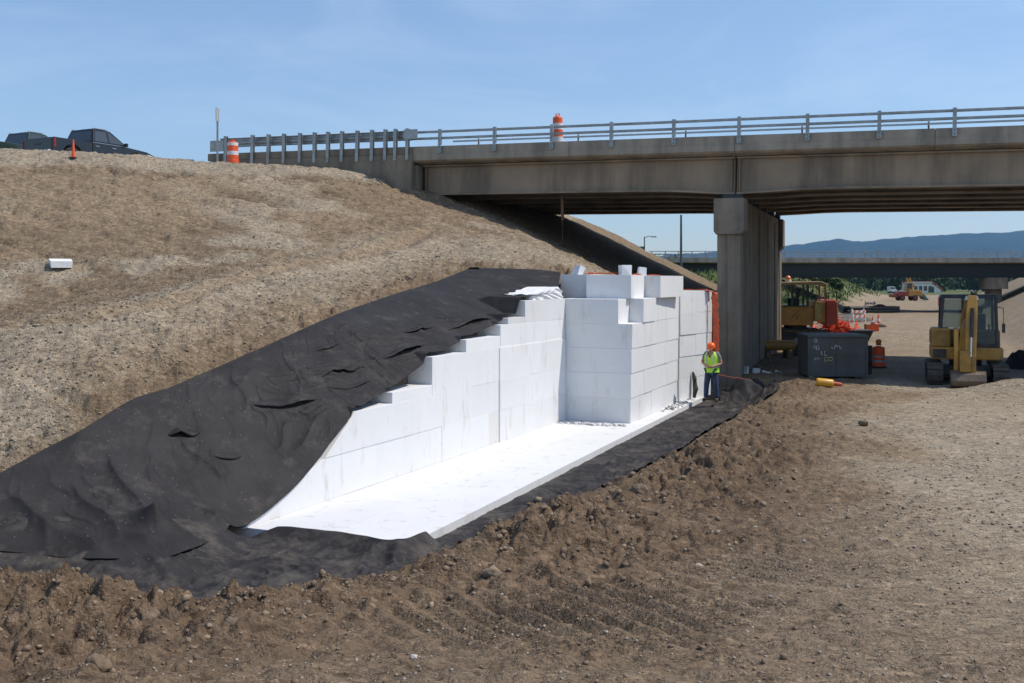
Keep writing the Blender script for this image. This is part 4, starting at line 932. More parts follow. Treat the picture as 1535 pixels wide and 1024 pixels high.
def track(par, x, w, L_, H, n=34):
    """one crawler: rubber/steel belt with grousers, wheels inside; runs along local y"""
    r = H/2; pts = []
    for k in range(13): a = -math.pi/2 + math.pi*k/12; pts.append((L_/2-r + r*math.cos(a), r + r*math.sin(a)))
    for k in range(13): a = math.pi/2 + math.pi*k/12; pts.append((-L_/2+r + r*math.cos(a), r + r*math.sin(a)))
    mb = MB(); inn = [((p[0]-math.copysign(L_/2-r, p[0]))*.82 + math.copysign(L_/2-r, p[0]), r + (p[1]-r)*.82) for p in pts]
    nn = len(pts); vs = []; fs = []
    for xx in (x-w/2, x+w/2): vs += [(xx, p[0], p[1]) for p in pts] + [(xx, p[0], p[1]) for p in inn]
    for k in range(nn):
        j = (k+1) % nn; A, B, C_, D = k, nn+k, 2*nn+k, 3*nn+k; A2, B2, C2, D2 = j, nn+j, 2*nn+j, 3*nn+j
        fs += [(A,A2,C2,C_), (B,D,D2,B2), (A,B,B2,A2), (C_,C2,D2,D)]
    mb.add(vs, fs)
    per = 2*(L_-2*r) + 2*math.pi*r
    for k in range(n):
        s = per*k/n; l = L_-2*r
        if s < l: p, a = (-l/2+s, 0), -math.pi/2
        elif s < l+math.pi*r: a = -math.pi/2 + (s-l)/r; p = (l/2 + r*math.cos(a), r + r*math.sin(a))
        elif s < 2*l+math.pi*r: p, a = (l/2-(s-l-math.pi*r), H), math.pi/2
        else: a = math.pi/2 + (s-2*l-math.pi*r)/r; p = (-l/2 + r*math.cos(a), r + r*math.sin(a))
        mb.box((x, p[0]+.012*math.cos(a), p[1]+.012*math.sin(a)), (w*.98, .045, .05), rot=(a, 0, 0))
    t = mb.build('track', M['track_steel'], par)
    for yy in np.linspace(-(L_/2-r), L_/2-r, 5):
        wr = r*.74 if abs(abs(yy)-(L_/2-r)) < .01 else r*.42; zc = r if wr > r*.5 else r*.55
        MB().cyl((x-w*.42, yy, zc), (x+w*.42, yy, zc), wr, n=18).build('roller', M['black_paint'], t, smooth=True)
    MB().bb(x-w*.3, x+w*.3, -(L_/2-r), L_/2-r, r*.72, r*1.25).build('track_frame', M['black_paint'], t)
def bucket(par, c, wd, s, name='bucket', m='yellow_worn', yaw=0):
    """digging bucket, open side back towards the machine (+y), teeth low in front"""
    prof = [(-.02,.52),(-.26,.42),(-.36,.22),(-.30,.05),(-.12,-.04),(.16,-.02)]
    inner = [(p[0]*.9+.012, p[1]*.9+.035) for p in prof]
    mb = MB(); poly = prof + inner[::-1]
    x0, x1 = -wd/2, wd/2; T = Matrix.Translation(c) @ Matrix.Rotation(yaw, 4, 'Z') @ Matrix.Scale(s, 4)
    mb.prism(poly, x0/s, x1/s, T)
    side = prof + [(.10,.30)]
    for xx in (x0/s-.012, x1/s-.012): mb.prism(side, xx, xx+.024, T)
    b = mb.build(name, M[m], par)
    for k in range(5):
        xx = x0 + wd*(k+.5)/5; tm = MB(); tm.add([(xx/s-.035,.14,-.035),(xx/s+.035,.14,-.035),(xx/s+.035,.14,.02),(xx/s-.035,.14,.02),(xx/s,.30,-.02)], [(0,1,2,3),(0,4,1),(1,4,2),(2,4,3),(3,4,0)], T)
        tm.build('tooth', M['dark_steel'], b)
    return b
def beam(par, name, a, b, wa, ha, wb, hb, m, bev=.02, mid=None):
    """tapered box beam between points; w across, h in the plane"""
    mb = MB(); pts = [Vector(a)] + ([Vector(mid[0])] if mid else []) + [Vector(b)]; ws = [(wa, ha)] + ([mid[1]] if mid else []) + [(wb, hb)]
    vs = []; fs = []
    for i, p in enumerate(pts):
        d = (pts[min(i+1, len(pts)-1)] - pts[max(i-1, 0)]).normalized(); xa = Vector((1, 0, 0)); xa = (xa - d*xa.dot(d)).normalized(); up = d.cross(xa)
        w_, h_ = ws[i]
        for sx, su in ((-1,-1),(1,-1),(1,1),(-1,1)): vs.append(tuple(p + xa*sx*w_/2 + up*su*h_/2))
    for i in range(len(pts)-1):
        o = 4*i; fs += [(o+k, o+(k+1) % 4, o+4+(k+1) % 4, o+4+k) for k in range(4)]
    fs += [(3,2,1,0), tuple(range(4*len(pts)-4, 4*len(pts)))]
    return mb.add(vs, fs).build(name, m, par, bevel=bev)
def ram(par, a, b, r=.045, f=.55):
    a, b = Vector(a), Vector(b); m_ = a + (b-a)*f
    c = MB().cyl(a, m_, r, n=14).build('hydraulic_ram', M['black_paint'], par, smooth=True)
    MB().cyl(m_, b, r*.55, n=12).build('ram_rod', M['chrome'], c, smooth=True)
# ------------------------------------------------------------------ compact excavator facing the camera
xY = 31.0; xX = (1447-CX)/F*xY
ex = empty('compact_excavator', (xX, xY, gz(xX, xY)+.0), -.36, 'dusty yellow compact excavator facing the viewer with its bucket lowered under the overpass', 'excavator')
track(ex, -.90, .44, 2.5, .60); track(ex, .90, .44, 2.5, .60)
u_ = MB(); u_.bb(-.68,.68,-.55,.55,.24,.56); u_.cyl((0,0,.56),(0,0,.74),.46,n=28); u_.build('undercarriage', M['black_paint'], ex, bevel=.02)
bl = MB(); bl.prism([(1.50,.06),(1.44,.04),(1.40,.22),(1.44,.40),(1.50,.42),(1.455,.22)], -1.0, 1.0); bl.bb(-.55,-.43,.4,1.43,.2,.3); bl.bb(.43,.55,.4,1.43,.2,.3); bl.build('dozer_blade', M['yellow_worn'], ex)
hs = MB(); hs.prism([(-1.0,-.72),(1.0,-.72),(1.0,.95),(.7,1.22),(-.7,1.22),(-1.0,.95)], .745, 1.12, axis='z'); hs.build('house_deck', M['yellow'], ex, bevel=.04)
en = MB(); en.prism([(-1.0,.2),(1.0,.2),(1.0,.95),(.7,1.215),(-.7,1.215),(-1.0,.95)], 1.123, 1.62, axis='z'); en.build('engine_cover', M['yellow'], ex, bevel=.06)
sc_ = MB(); sc_.bb(-1.0,-.46,-.70,.195,1.123,1.70); o = sc_.build('side_cover', M['yellow'], ex, bevel=.05)
MB().bb(-.94,-.52,-.715,-.701,1.16,1.63).build('access_panel', M['yellow_worn'], o, bevel=.005)
MB().bb(-.96,-.58,-.755,-.722,.80,1.06).build('step_plate', M['black_paint'], ex, bevel=.01)
cb = MB()
for px_, py_, qx, qy in ((-.72,-.62,-.66,-.50),(.84,-.62,.80,-.50),(-.72,.62,-.68,.55),(.84,.62,.80,.55)):
    z0 = 1.70 if px_ < 0 and py_ < 0 else 1.12
    cb.add([(px_-.045,py_-.05,z0),(px_+.045,py_-.05,z0),(px_+.045,py_+.05,z0),(px_-.045,py_+.05,z0),(qx-.045,qy-.05,2.60),(qx+.045,qy-.05,2.60),(qx+.045,qy+.05,2.60),(qx-.045,qy+.05,2.60)], [(0,3,2,1),(4,5,6,7),(0,1,5,4),(1,2,6,5),(2,3,7,6),(3,0,4,7)])
cb.build('cab_frame', M['black_paint'], ex)
MB().add([(-.76,-.60,2.60),(.88,-.60,2.60),(.88,.62,2.60),(-.76,.62,2.60),(-.70,-.52,2.72),(.82,-.52,2.72),(.82,.56,2.72),(-.70,.56,2.72)], [(0,3,2,1),(4,5,6,7),(0,1,5,4),(1,2,6,5),(2,3,7,6),(3,0,4,7)]).build('cab_roof', M['black_paint'], ex, bevel=.03)
MB().bb(-.2,.86,-.64,-.585,1.12,1.24).build('cab_sill', M['black_paint'], ex, bevel=.01)
MB().add([(-.08,-.60,1.24),(.79,-.60,1.24),(.76,-.50,2.58),(-.08,-.50,2.58)], [(0,1,2,3)]).build('windscreen', M['cab_glass'], ex, fix=False)
MB().add([(-.66,-.59,1.72),(-.14,-.59,1.72),(-.14,-.50,2.58),(-.62,-.50,2.58)], [(0,1,2,3)]).build('windscreen', M['cab_glass'], ex, fix=False)
MB().bb(-.14,-.08,-.62,-.48,1.12,2.6).build('cab_pillar', M['black_paint'], ex)
MB().add([(.83,-.57,1.2),(.83,.57,1.2),(.79,.5,2.58),(.79,-.46,2.58)], [(0,1,2,3)]).build('door_window', M['cab_glass'], ex, fix=False)
MB().add([(-.66,.57,1.66),(.79,.57,1.66),(.76,.54,2.58),(-.62,.54,2.58)], [(0,1,2,3)]).build('rear_window', M['cab_glass'], ex, fix=False)
st = MB(); st.bb(.14,.62,-.05,.42,1.20,1.55); st.bb(.16,.60,.30,.44,1.552,2.12); st.bb(.24,.52,.31,.42,2.13,2.34); st.build('operator_seat', M['seat'], ex, bevel=.05)
lv = MB(); lv.tube([(.10,-.25,1.2),(.12,-.28,1.75)], .02, 8); lv.ball((.12,-.28,1.78), .035); lv.build('control_lever', M['black_paint'], ex)
lv = MB(); lv.tube([(.66,-.25,1.2),(.64,-.28,1.75)], .02, 8); lv.ball((.64,-.28,1.78), .035); lv.build('control_lever', M['black_paint'], ex)
mr = MB(); mr.tube([(.84,-.6,2.35),(1.0,-.66,2.32),(1.0,-.66,1.75)], .014, 8); o = mr.build('mirror_arm', M['black_paint'], ex)
MB().bb(.96,1.05,-.70,-.66,1.58,1.86).build('mirror', M['black_paint'], o, bevel=.015)
MB().bb(.845,.92,-.62,-.30,1.14,1.62).build('side_box', M['yellow_worn'], ex, bevel=.02)
MB().bb(-.80,-.755,-.62,-.55,2.35,2.62).build('work_lamp', M['red_paint'], ex, bevel=.01)
# swing post, boom, stick
sw_ = MB(); sw_.bb(-.34,.02,-1.05,-.70,.62,1.10); sw_.cyl((-.16,-1.0,.58),(-.16,-1.0,1.2),.15,n=18); sw_.build('swing_post', M['yellow'], ex, bevel=.03)
beam(ex, 'boom', (-.10,-1.02,1.02), (.06,-1.86,2.62), .34, .34, .30, .26, M['yellow'], mid=((-.02,-1.22,2.05),(.34,.38)))
beam(ex, 'stick', (.06,-1.82,2.70), (-.02,-2.10,.62), .24, .22, .30, .22, M['yellow'], mid=((.04,-1.93,2.2),(.30,.32)))
MB().cyl((-.12,-1.84,2.62),(.22,-1.84,2.62),.10,n=18).build('boom_pin', M['chrome'], ex, smooth=True)
hz_ = MB()
for k in range(4): hz_.tube([(.02+.05*k,-1.20,2.1),(.05+.05*k,-1.5,2.62+.03*k),(.05+.04*k,-1.86,2.76+.03*k),(.04+.04*k,-2.02,2.35)], .018, 7)
hz_.build('hoses', M['rubber'], ex, smooth=True)
ram(ex, (-.30,-1.0,1.05), (-.10,-1.45,2.02), .06); ram(ex, (.03,-1.30,2.32), (.06,-1.80,2.86), .05); ram(ex, (.05,-2.10,2.35), (.0,-2.28,.95), .055, .6)
lk = MB(); lk.bb(-.30,.0,-2.30,-1.98,.50,1.12); lk.bb(.0,.14,-2.25,-2.05,.46,.98); lk.build('bucket_link', M['yellow_worn'], ex, bevel=.02)
bs = MB(); bs.prism([(-1.95,.5),(-2.12,.5),(-2.16,1.1),(-2.10,1.74),(-1.98,1.78),(-1.93,1.2)], -.44, -.32); bs.build('link_plate', M['yellow'], ex, bevel=.015)
bucket(ex, (-.07,-2.12,.06), .92, .92, m='bucket_brown')
# ------------------------------------------------------------------ larger tracked machine seen from the side, half hidden by the pier
yY = 46.0; yX = (1192-CX)/F*yY; K = yY/F
yx = empty('tracked_excavator', (yX, yY, gz(yX, yY)), -.10, 'yellow tracked excavator with red tail box partly hidden behind the bridge pier', 'excavator')
yx.scale = (.86,.86,.90)
tr_ = empty('undercarriage', (0,0,0)); tr_.parent = yx; tr_.rotation_euler = (0,0,R(90))
track(tr_, -.95, .5, 3.4, .85); track(tr_, .95, .5, 3.4, .85)
MB().bb(-1.1,1.0,-.8,.8,.45,.95).build('track_frame', M['black_paint'], yx, bevel=.03); MB().cyl((0,0,.95),(0,0,1.1),.6,n=24).build('slew_ring', M['black_paint'], yx)
b_ = MB(); b_.prism([(-1.3,1.10),(.75,1.10),(.75,1.95),(.55,2.05),(-1.3,2.05)], -1.15, 1.15, axis='y'); b_.build('body', M['yellow'], yx, bevel=.06)
b_ = MB(); b_.prism([(.757,1.3),(1.36,1.3),(1.36,2.25),(.757,2.35)], -1.15, 1.15, axis='y'); o = b_.build('engine_housing', M['yellow'], yx, bevel=.05)
MB().bb(.82,1.12,-1.165,-1.152,1.42,2.2).build('grille', mat('louvre', (.42,.36,.13), .5, .5, 14), o)
b_ = MB(); b_.prism([(1.367,1.12),(1.95,1.12),(2.0,1.3),(1.95,2.3),(1.80,2.38),(1.367,2.38)], -1.2, 1.2, axis='y'); b_.build('counterweight', M['red_orange'], yx, bevel=.06)
for x_, y_ in ((-1.25,-1.1),(-1.25,.2),(.45,-1.1),(.45,.2),(-.35,-1.1)): MB().bb(x_-.05,x_+.05,y_-.05,y_+.05,2.053,3.12).build('cab_post', M['black_paint'], yx)
MB().prism([(-1.38,3.12),(1.42,3.12),(1.42,3.18),(1.15,3.30),(-1.3,3.26)], -1.2, .35, axis='y').build('cab_roof', M['roof_cream'], yx, bevel=.03)
MB().bb(-1.30,.5,-1.14,.24,2.053,2.10).build('cab_floor', M['black_paint'], yx)
for a_, bb_ in ((-1.2,-.4),(-.3,.4)): MB().add([(a_,-1.12,2.12),(bb_,-1.12,2.12),(bb_,-1.12,3.1),(a_,-1.12,3.1)],[(0,1,2,3)]).build('side_window', M['cab_glass'], yx, fix=False)
MB().add([(-1.28,-1.05,2.12),(-1.28,.2,2.12),(-1.28,.2,3.1),(-1.28,-1.05,3.1)],[(0,1,2,3)]).build('windscreen', M['cab_glass'], yx, fix=False)
s_ = MB(); s_.bb(-.45,.1,-.75,-.2,2.1,2.45); s_.bb(-.05,.12,-.75,-.2,2.452,2.95); s_.build('operator_seat', M['seat'], yx, bevel=.05)
for x_ in (1.05,1.35): MB().bb(x_-.04,x_+.04,-1.1,-1.02,2.35,3.12).build('roof_post', M['red_orange'], yx)
bc = MB(); bc.cyl((-.45,-.5,3.27),(-.45,-.5,3.40),.16,n=18); o = bc.build('beacon_base', M['white_paint'], yx, smooth=True); MB().lathe([(.14,3.402),(.15,3.46),(.10,3.56),(.03,3.60)],18,Matrix.Translation((-.45,-.5,0))).build('beacon_lens', M['amber'], o, smooth=True)
hr = MB(); hr.tube([(1.5,-1.1,2.38),(1.5,-1.1,2.75),(1.9,-1.1,2.75),(1.9,-1.1,2.36)], .025, 8); hr.build('handrail', M['black_paint'], yx)
beam(yx, 'boom', (-1.2,.65,1.9), (-3.6,.65,1.2), .40,.55,.3,.35, M['yellow'], mid=((-2.4,.65,3.0),(.4,.6)))
mk = MB(); mk.tube([(-.36,-1.155,1.50),(-.30,-1.155,1.62),(-.12,-1.155,1.62),(-.08,-1.155,1.50),(-.16,-1.155,1.40)], .022, 6); mk.build('grab_handle', M['black_paint'], yx)
# ------------------------------------------------------------------ grey steel site box with chalk marks
bY = 31.6; b0 = (1212-CX)/F*bY; b1 = (1298-CX)/F*bY; bz = gz((b0+b1)/2, bY+.6)
M['box_steel'] = mat('box_steel', (.062,.066,.064), .6, .2, 2, .06, 20, dirt=(.045,.04,.036), dirt_amt=.7, dscale=1.2, streak=True)
M['chalk'] = mat('chalk', (.50,.52,.53), .9, .3, 14); M['chalk_y'] = mat('yellow_chalk', (.50,.45,.22), .9, .3, 14)
bx = empty('steel_site_box', (b0, bY, bz), -.06, 'dark grey steel site box with chalk scribbles standing under the overpass', 'site box')
W_, H_ = b1-b0, 1.40
t_ = MB(); t_.bb(0,W_,0,1.5,.08,H_-.08); bo = t_.build('body', M['box_steel'], bx, bevel=.012)
MB().bb(-.05,W_+.05,-.05,1.55,H_-.079,H_).build('lid_rim', M['box_steel'], bx, bevel=.012)
for k, x_ in enumerate((.0, W_)):
    MB().bb(x_-.03 if k else x_-.025,x_+.025 if k else x_+.03,-.028,-.001,.09,H_-.085).build('corner_post', M['box_steel'], bo)
MB().bb(W_*.47,W_*.485,-.012,-.001,.10,H_-.09).build('seam', M['black_paint'], bo); MB().bb(.03,W_-.03,-.010,-.0005,.735,.748).build('seam', M['black_paint'], bo)
for a_ in (.15, W_-.35): MB().bb(a_,a_+.2,.05,1.4,.0,.079).build('skid', M['black_paint'], bx)
def scribble(x0, z0, pts, m='chalk'):
    q = MB(); q.tube([(x0+a, -.014, z0+b) for a, b in pts], .011, 5); q.build('chalk_mark', M[m], bo)
scribble(.16,1.12,[(0,.10),(.03,.16),(.09,.16),(.10,.11),(.05,.09),(.02,.06),(.08,.05),(.10,.10)]); scribble(.14,.96,[(0,.02),(.05,.12),(.06,0),(.12,.10)]); scribble(.24,.90,[(0,.16),(.01,.02),(.05,.08),(.09,.02),(.07,.17)])
scribble(.74,.98,[(0,.06),(-.03,.02),(.01,-.02)]); scribble(.80,.96,[(0,0),(.03,.12),(.08,.13),(.06,.07),(.12,.09)]); scribble(.95,.95,[(0,.11),(.03,.02),(.06,.09),(.05,0)])
scribble(.40,.76,[(0,.12),(0,.01),(.05,.01)]); scribble(.49,.76,[(.03,.12),(0,.11),(.0,.0),(.08,.0)])
scribble(.18,.60,[(0,.0),(.03,.08),(.06,.02),(.10,.09),(.13,.03),(.17,.07)]); scribble(.50,.57,[(.0,.14),(.0,.01),(.06,.0)],'chalk_y'); scribble(.55,.60,[(.0,.09),(.2,.10)],'chalk_y'); scribble(.58,.57,[(.0,.02),(.06,.05),(.10,.01),(.16,.04),(.16,.09)],'chalk_y')
tk = P(1298, 568, 33.2); tz = gz(tk.x, tk.y); e = empty('dark_drum', (tk.x, tk.y, tz), 0, 'dark round drum just behind the right end of the steel site box', 'drum')
MB().lathe([(.2,0),(.21,.03),(.2,.06),(.2,.44),(.21,.46),(.2,.48),(.2,.9),(.21,.93),(.18,.95)],20).build('shell', M['black_paint'], e, smooth=True, angle=30)
# yellow and red cylinder lying on the dirt edge
p = P(1231, 571, 29.0); pz = gz(p.x, p.y); e = empty('yellow_canister', (p.x, p.y, pz+.10), 0, 'yellow canister with a narrow red nozzle lying on the earth before the site box', 'canister'); e.rotation_euler = (0, R(5), -.2)
T = Matrix.Translation((-.14,0,.0)) @ Matrix.Rotation(R(90), 4, 'Y')
MB().lathe([(.10,0),(.125,.03),(.125,.44),(.10,.48),(.07,.49)], 22, T).build('body', mat('canister_yellow', (.62,.33,.02), .4, .12, 5, dirt=(.35,.12,.03), dirt_amt=.6, dscale=5), e, smooth=True, angle=35)
MB().lathe([(.068,.492),(.062,.60),(.052,.70),(.02,.73)], 18, T).build('nozzle', M['red_orange'], e, smooth=True, angle=35)
# yellow attachment lying in the shade behind the pier foot
p = P(1166, 516, 40.0); pz = gz(p.x, p.y); e = empty('yellow_attachment', (p.x, p.y, 1.0), .05, 'yellow hydraulic breaker attachment with thin tip laid on timber in the shade', 'machine attachment')
T = Matrix.Rotation(R(-90), 4, 'Y')
MB().lathe([(.12,-.70),(.20,-.66),(.21,.55),(.16,.60)],20,T).build('housing', M['yellow'], e, smooth=True, angle=35); MB().lathe([(.035,.602),(.035,1.05),(.02,1.12)],12,T).build('chisel', M['yellow_worn'], e, smooth=True)
for k in (-.45,.4): MB().bb(k-.1,k+.1,-.3,.3,pz-1.0-.05,-.21).build('timber', mat('timber', (.20,.14,.09), .9, .3, 5), e)
p = P(1203, 508, 41.5); e = empty('stone_slab', (p.x, p.y, 1.05), .2, 'pale broken concrete lump beside the yellow attachment', 'rubble')
q = MB(); q.ball((0,0,0), (.42,.3,.2), 9, 6); q.build('lump', M['stone_pale'], e); q = MB(); q.bb(-.3,.35,-.3,.3,gz(p.x,p.y)-1.1,-.15); q.build('lump', M['concrete'], e)
# ------------------------------------------------------------------ orange safety mesh
def mesh_mat():
    m = bpy.data.materials.new('safety_mesh'); nt, N, L, b = principled(m); pos = N.new('ShaderNodeNewGeometry').outputs['Position']
    n = noise(N, L, pos, 12, 4); c = ramp(N, L, n.outputs['Fac'], [(.3,(.36,.055,.022)),(.7,(.58,.10,.035))]).outputs[0]; L.new(c, b.inputs['Base Color']); b.inputs['Roughness'].default_value = .6
    return m
M['mesh'] = mesh_mat()
def ribbon(mb, path, wv, wid, seed, n=60, nw=6, amp=.05):
    pts = np.array(path, float); u = np.linspace(0, 1, len(pts)); q = np.linspace(0, 1, n); c = np.stack([np.interp(q, u, pts[:,k]) for k in range(3)], -1); rs = np.random.RandomState(seed)
    w_ = np.array(wv, float); vs = []
    for i in range(n):
        for j in range(nw):
            t = j/(nw-1)-.5; o = float(gnoise(np.array([i*.45]), np.array([j*.8+seed]), seed)[0])*amp; vs.append(tuple(c[i] + w_*wid*t + np.array([o, o*.6, .7*o])))
    mb.add(vs, [(i*nw+j, i*nw+j+1, (i+1)*nw+j+1, (i+1)*nw+j) for i in range(n-1) for j in range(nw-1)])
a0 = MFB @ Vector((-1.6,1.6,3.29)); a1 = MFB @ Vector((.0,1.75,3.30)); a2 = MFB @ Vector((.22,1.95,3.22)); a3 = MFB @ Vector((.24,2.0,.9))
q = MB(); ribbon(q, [a0, a1, a2], (.3,.9,0), .28, 3, 30, 5, .03); ribbon(q, [a2, MFB @ Vector((.25,1.97,2.2)), a3], (.85,.25,0), .24, 4, 40, 7, .035)
o = q.build('safety_netting', M['mesh'], fix=False, smooth=True); tag(o, 'orange safety netting draped down the end of the foam beside the bridge pier', 'netting')
o.modifiers.new('Solidify','SOLIDIFY').thickness = .012
b0_ = vw(25.7,-8.7,3.79); b1_ = vw(27.6,-8.5,3.80); b2_ = vw(29.3,-7.6,3.74); q = MB(); ribbon(q, [b0_, b1_, b2_], (.3,.2,.05), .2, 8, 60, 5, .05)
o = q.build('safety_netting', M['mesh'], fix=False, smooth=True); tag(o, 'orange netting strip lying crumpled along the back of the topmost foam tier', 'netting'); o.modifiers.new('Solidify','SOLIDIFY').thickness = .012
# tangled orange fence behind the site box
M['mesh_bright'] = mat('bright_orange_mesh', (.70,.085,.03), .5, .2, 6)
p = P(1250, 496, 47.0); pz = gz(p.x, p.y); q = MB(); rr = random.Random(4)
for k in range(210):
    a_ = rr.uniform(0, 6.28); r_ = abs(rr.gauss(0, .62)); z_ = rr.uniform(.55, 1.2); c_ = Vector((p.x + r_*math.cos(a_), p.y + .5*r_*math.sin(a_), pz + z_))
    d_ = Vector((rr.gauss(0,.17), rr.gauss(0,.12), rr.gauss(0,.14))); d2 = Vector((rr.gauss(0,.03), rr.gauss(0,.03), rr.gauss(0,.035)))
    q.add([tuple(c_-d_-d2), tuple(c_+d_*.2-d2*1.4), tuple(c_+d_), tuple(c_+d_*.2+d2*1.4), tuple(c_-d_+d2)], [(0,1,3,4),(1,2,3)])
q.tube([(p.x-.9,p.y,pz+.8),(p.x-.3,p.y+.1,pz+1.0),(p.x+.4,p.y-.1,pz+.75),(p.x+1.0,p.y,pz+.9)], .03, 5); o = q.build('fence_tangle', M['mesh_bright'], fix=False); tag(o, 'tangled heap of bright orange plastic fence behind the steel site box', 'plastic fence'); o.modifiers.new('Solidify','SOLIDIFY').thickness = .01
p = P(1262, 500, 47.6); pz = gz(p.x, p.y); e = empty('dark_skip', (p.x, p.y, pz), .1, 'low dark spoil skip under the tangled orange fence', 'skip')
MB().prism([(-1.0,0),(.9,0),(1.3,.75),(-1.4,.75)], -.6, .6, axis='y').build('tub', M['black_paint'], e, bevel=.03); MB().bb(-1.45,1.35,-.65,.65,.752,.80).build('rim', M['dark_steel'], e)
# work-zone clutter on the haul road
def sawhorse(px, py, Y, label, name='barricade'):
    p = P(px, py, Y); z = gz(p.x, p.y); e = empty(name, (p.x, p.y, z), .3, label, 'barricade')
    for sy in (-1, 1):
        for sx in (-.5, .5): beam(e, 'leg', (sx, .25*sy, 0), (sx, .03*sy, 1.05), .05, .05, .05, .05, M['white_paint'], .0)
    for zz in (.85, .5):
        b_ = MB(); b_.bb(-.6,.6,-.2 if zz<.6 else -.12,-.17 if zz<.6 else -.09,zz-.1,zz+.1); bo_ = b_.build('board', M['white_band'], e)
        for k in range(3): s_ = MB(); s_.prism([(-.5+.4*k,zz-.1),(-.35+.4*k,zz-.1),(-.25+.4*k,zz+.1),(-.40+.4*k,zz+.1)], (-.2 if zz<.6 else -.12)-.006, (-.2 if zz<.6 else -.12)-.001, axis='y'); s_.build('stripe', M['orange'], bo_)
sawhorse(1286, 481, 74, 'small orange and white striped barricade beside the haul road')
sawhorse(1304, 467, 98, 'far orange and white barricade by the dark pipes on the haul road')
p = P(1297, 500, 55); z = gz(p.x, p.y); e = empty('marker_post', (p.x, p.y, z), 0, 'short post with an orange plate beside the haul road', 'marker'); MB().bb(-.05,.05,-.04,.04,-.2,.75).build('post', M['rust'], e); MB().bb(.055,.75,-.03,.0,.35,.72).build('plate', M['orange'], e)
def cone(px, py, Y, s, label):
    p = P(px, py, Y); z = gz(p.x, p.y); e = empty('traffic_cone', (p.x, p.y, z), 0, label, 'traffic cone')
    MB().lathe([(.16*s,.03),(.03*s,.72*s),(.025*s,.75*s)],16).build('cone', M['orange'], e, smooth=True, angle=30); MB().bb(-.2*s,.2*s,-.2*s,.2*s,0,.035).build('base', M['rubber'], e); MB().lathe([(.105*s,.33*s),(.075*s,.50*s)],16).build('band', M['white_band'], e, smooth=True)
cone(1308, 492, 68, 1.0, 'orange cone nearest to the red bags on the haul road'); cone(1317, 490, 69, 1.15, 'orange cone standing taller between the bags on the haul road')
for px, py, Y, d_, m_, lab in ((1311,490,67.4,(.32,.25,.25),'red_paint','red bag lying among the cones on the haul road'), (1322,491,68,(.34,.26,.2),'stone_tan','tan sandbag lying among the cones on the haul road'), (1319,466,101,(.75,.5,.45),'red_paint','red equipment hump beside the dark pipes on the haul road')):
    p = P(px, py, Y); q = MB(); q.ball((0,0,0), (d_[0],d_[1],d_[2]), 12, 8); o = q.build('bag', M[m_], loc=(p.x, p.y, gz(p.x, p.y)+d_[2]*.6), smooth=True); tag(o, lab, 'bag')
p = P(1306, 475, 96); z = gz(p.x, p.y); e = empty('pipe_pile', (p.x, p.y, z), .1, 'pile of long dark pipes lying across the haul road edge', 'pipes')
for k in range(7): MB().cyl((-2.6+.2*(k % 3), -.5+.3*(k % 4), .18+.3*(k//4)), (2.6-.15*(k % 2), -.4+.3*(k % 4), .18+.3*(k//4)), .16, n=12).build('pipe', M['black_paint'], e, smooth=True)
p = P(1272, 484, 76); z = gz(p.x, p.y); e = empty('board_stack', (p.x, p.y, z), .25, 'low stack of pale boards and pipes left of the striped barricade', 'boards')
for k in range(5): MB().bb(-2.2+.2*k, 1.8-.12*k, -.6+.22*k, -.42+.22*k, .06+.11*k, .15+.11*k).build('board', M['galv'] if k % 2 else M['stone_tan'], e)
p = P(1252, 474, 80); z = gz(p.x, p.y)
# white foam scraps and plastic on the ground ledge beyond the trench
le = P(1140, 561, 33.6)
for k, (px, py, d_, tl) in enumerate(((1114,557,(.22,.12,.05),.1),(1133,556,(.20,.08,.17),.15),(1146,551,(.13,.1,.09),.3),(1168,557,(.24,.2,.06),.4),(1155,560,(.3,.2,.03),.1),(1118,563,(.16,.05,.24),.05),(1152,548,(.17,.2,.05),.2),(1175,546,(.2,.2,.03),.1))):
    p = P(px, py, 33.8); z = gz(p.x, p.y)
    o = loose((p.x, p.y, z + d_[2]*.5 - .01), (d_[0]*1.2,d_[1]*1.2,d_[2]*1.2), .4*k, ['flat white foam scrap nearest the pier column on the shaded ledge','upright square white foam scrap on the shaded ledge beyond the trench','small round-cornered foam scrap on the shaded ledge','tilted jagged white foam scrap at the right of the shaded ledge','thin flat foam sheet lying on the shaded ledge edge','foam scrap hanging at the lip of the dark fabric heap','pale foam scrap farther back in the shade by the pier','thin foam scrap farthest right in the shade by the pier'][k], tilt=(tl, tl*.4))
# dark bundle leaning on the foam beside the worker
p = MFB @ Vector((.12, .75, 0)); e = tag(MB().tube([(0,0,.02),(.05,.02,.3),(.02,.05,.6),(-.03,.06,.80)], [.05,.085,.07,.03], 10).build('leaning_bundle', mat('olive_cloth', (.055,.055,.042), .9, .4, 8, .3, 20), loc=(p.x, p.y, .02), smooth=True), 'narrow dark cloth bundle leaning against the far foam stack beside the worker', 'bundle')
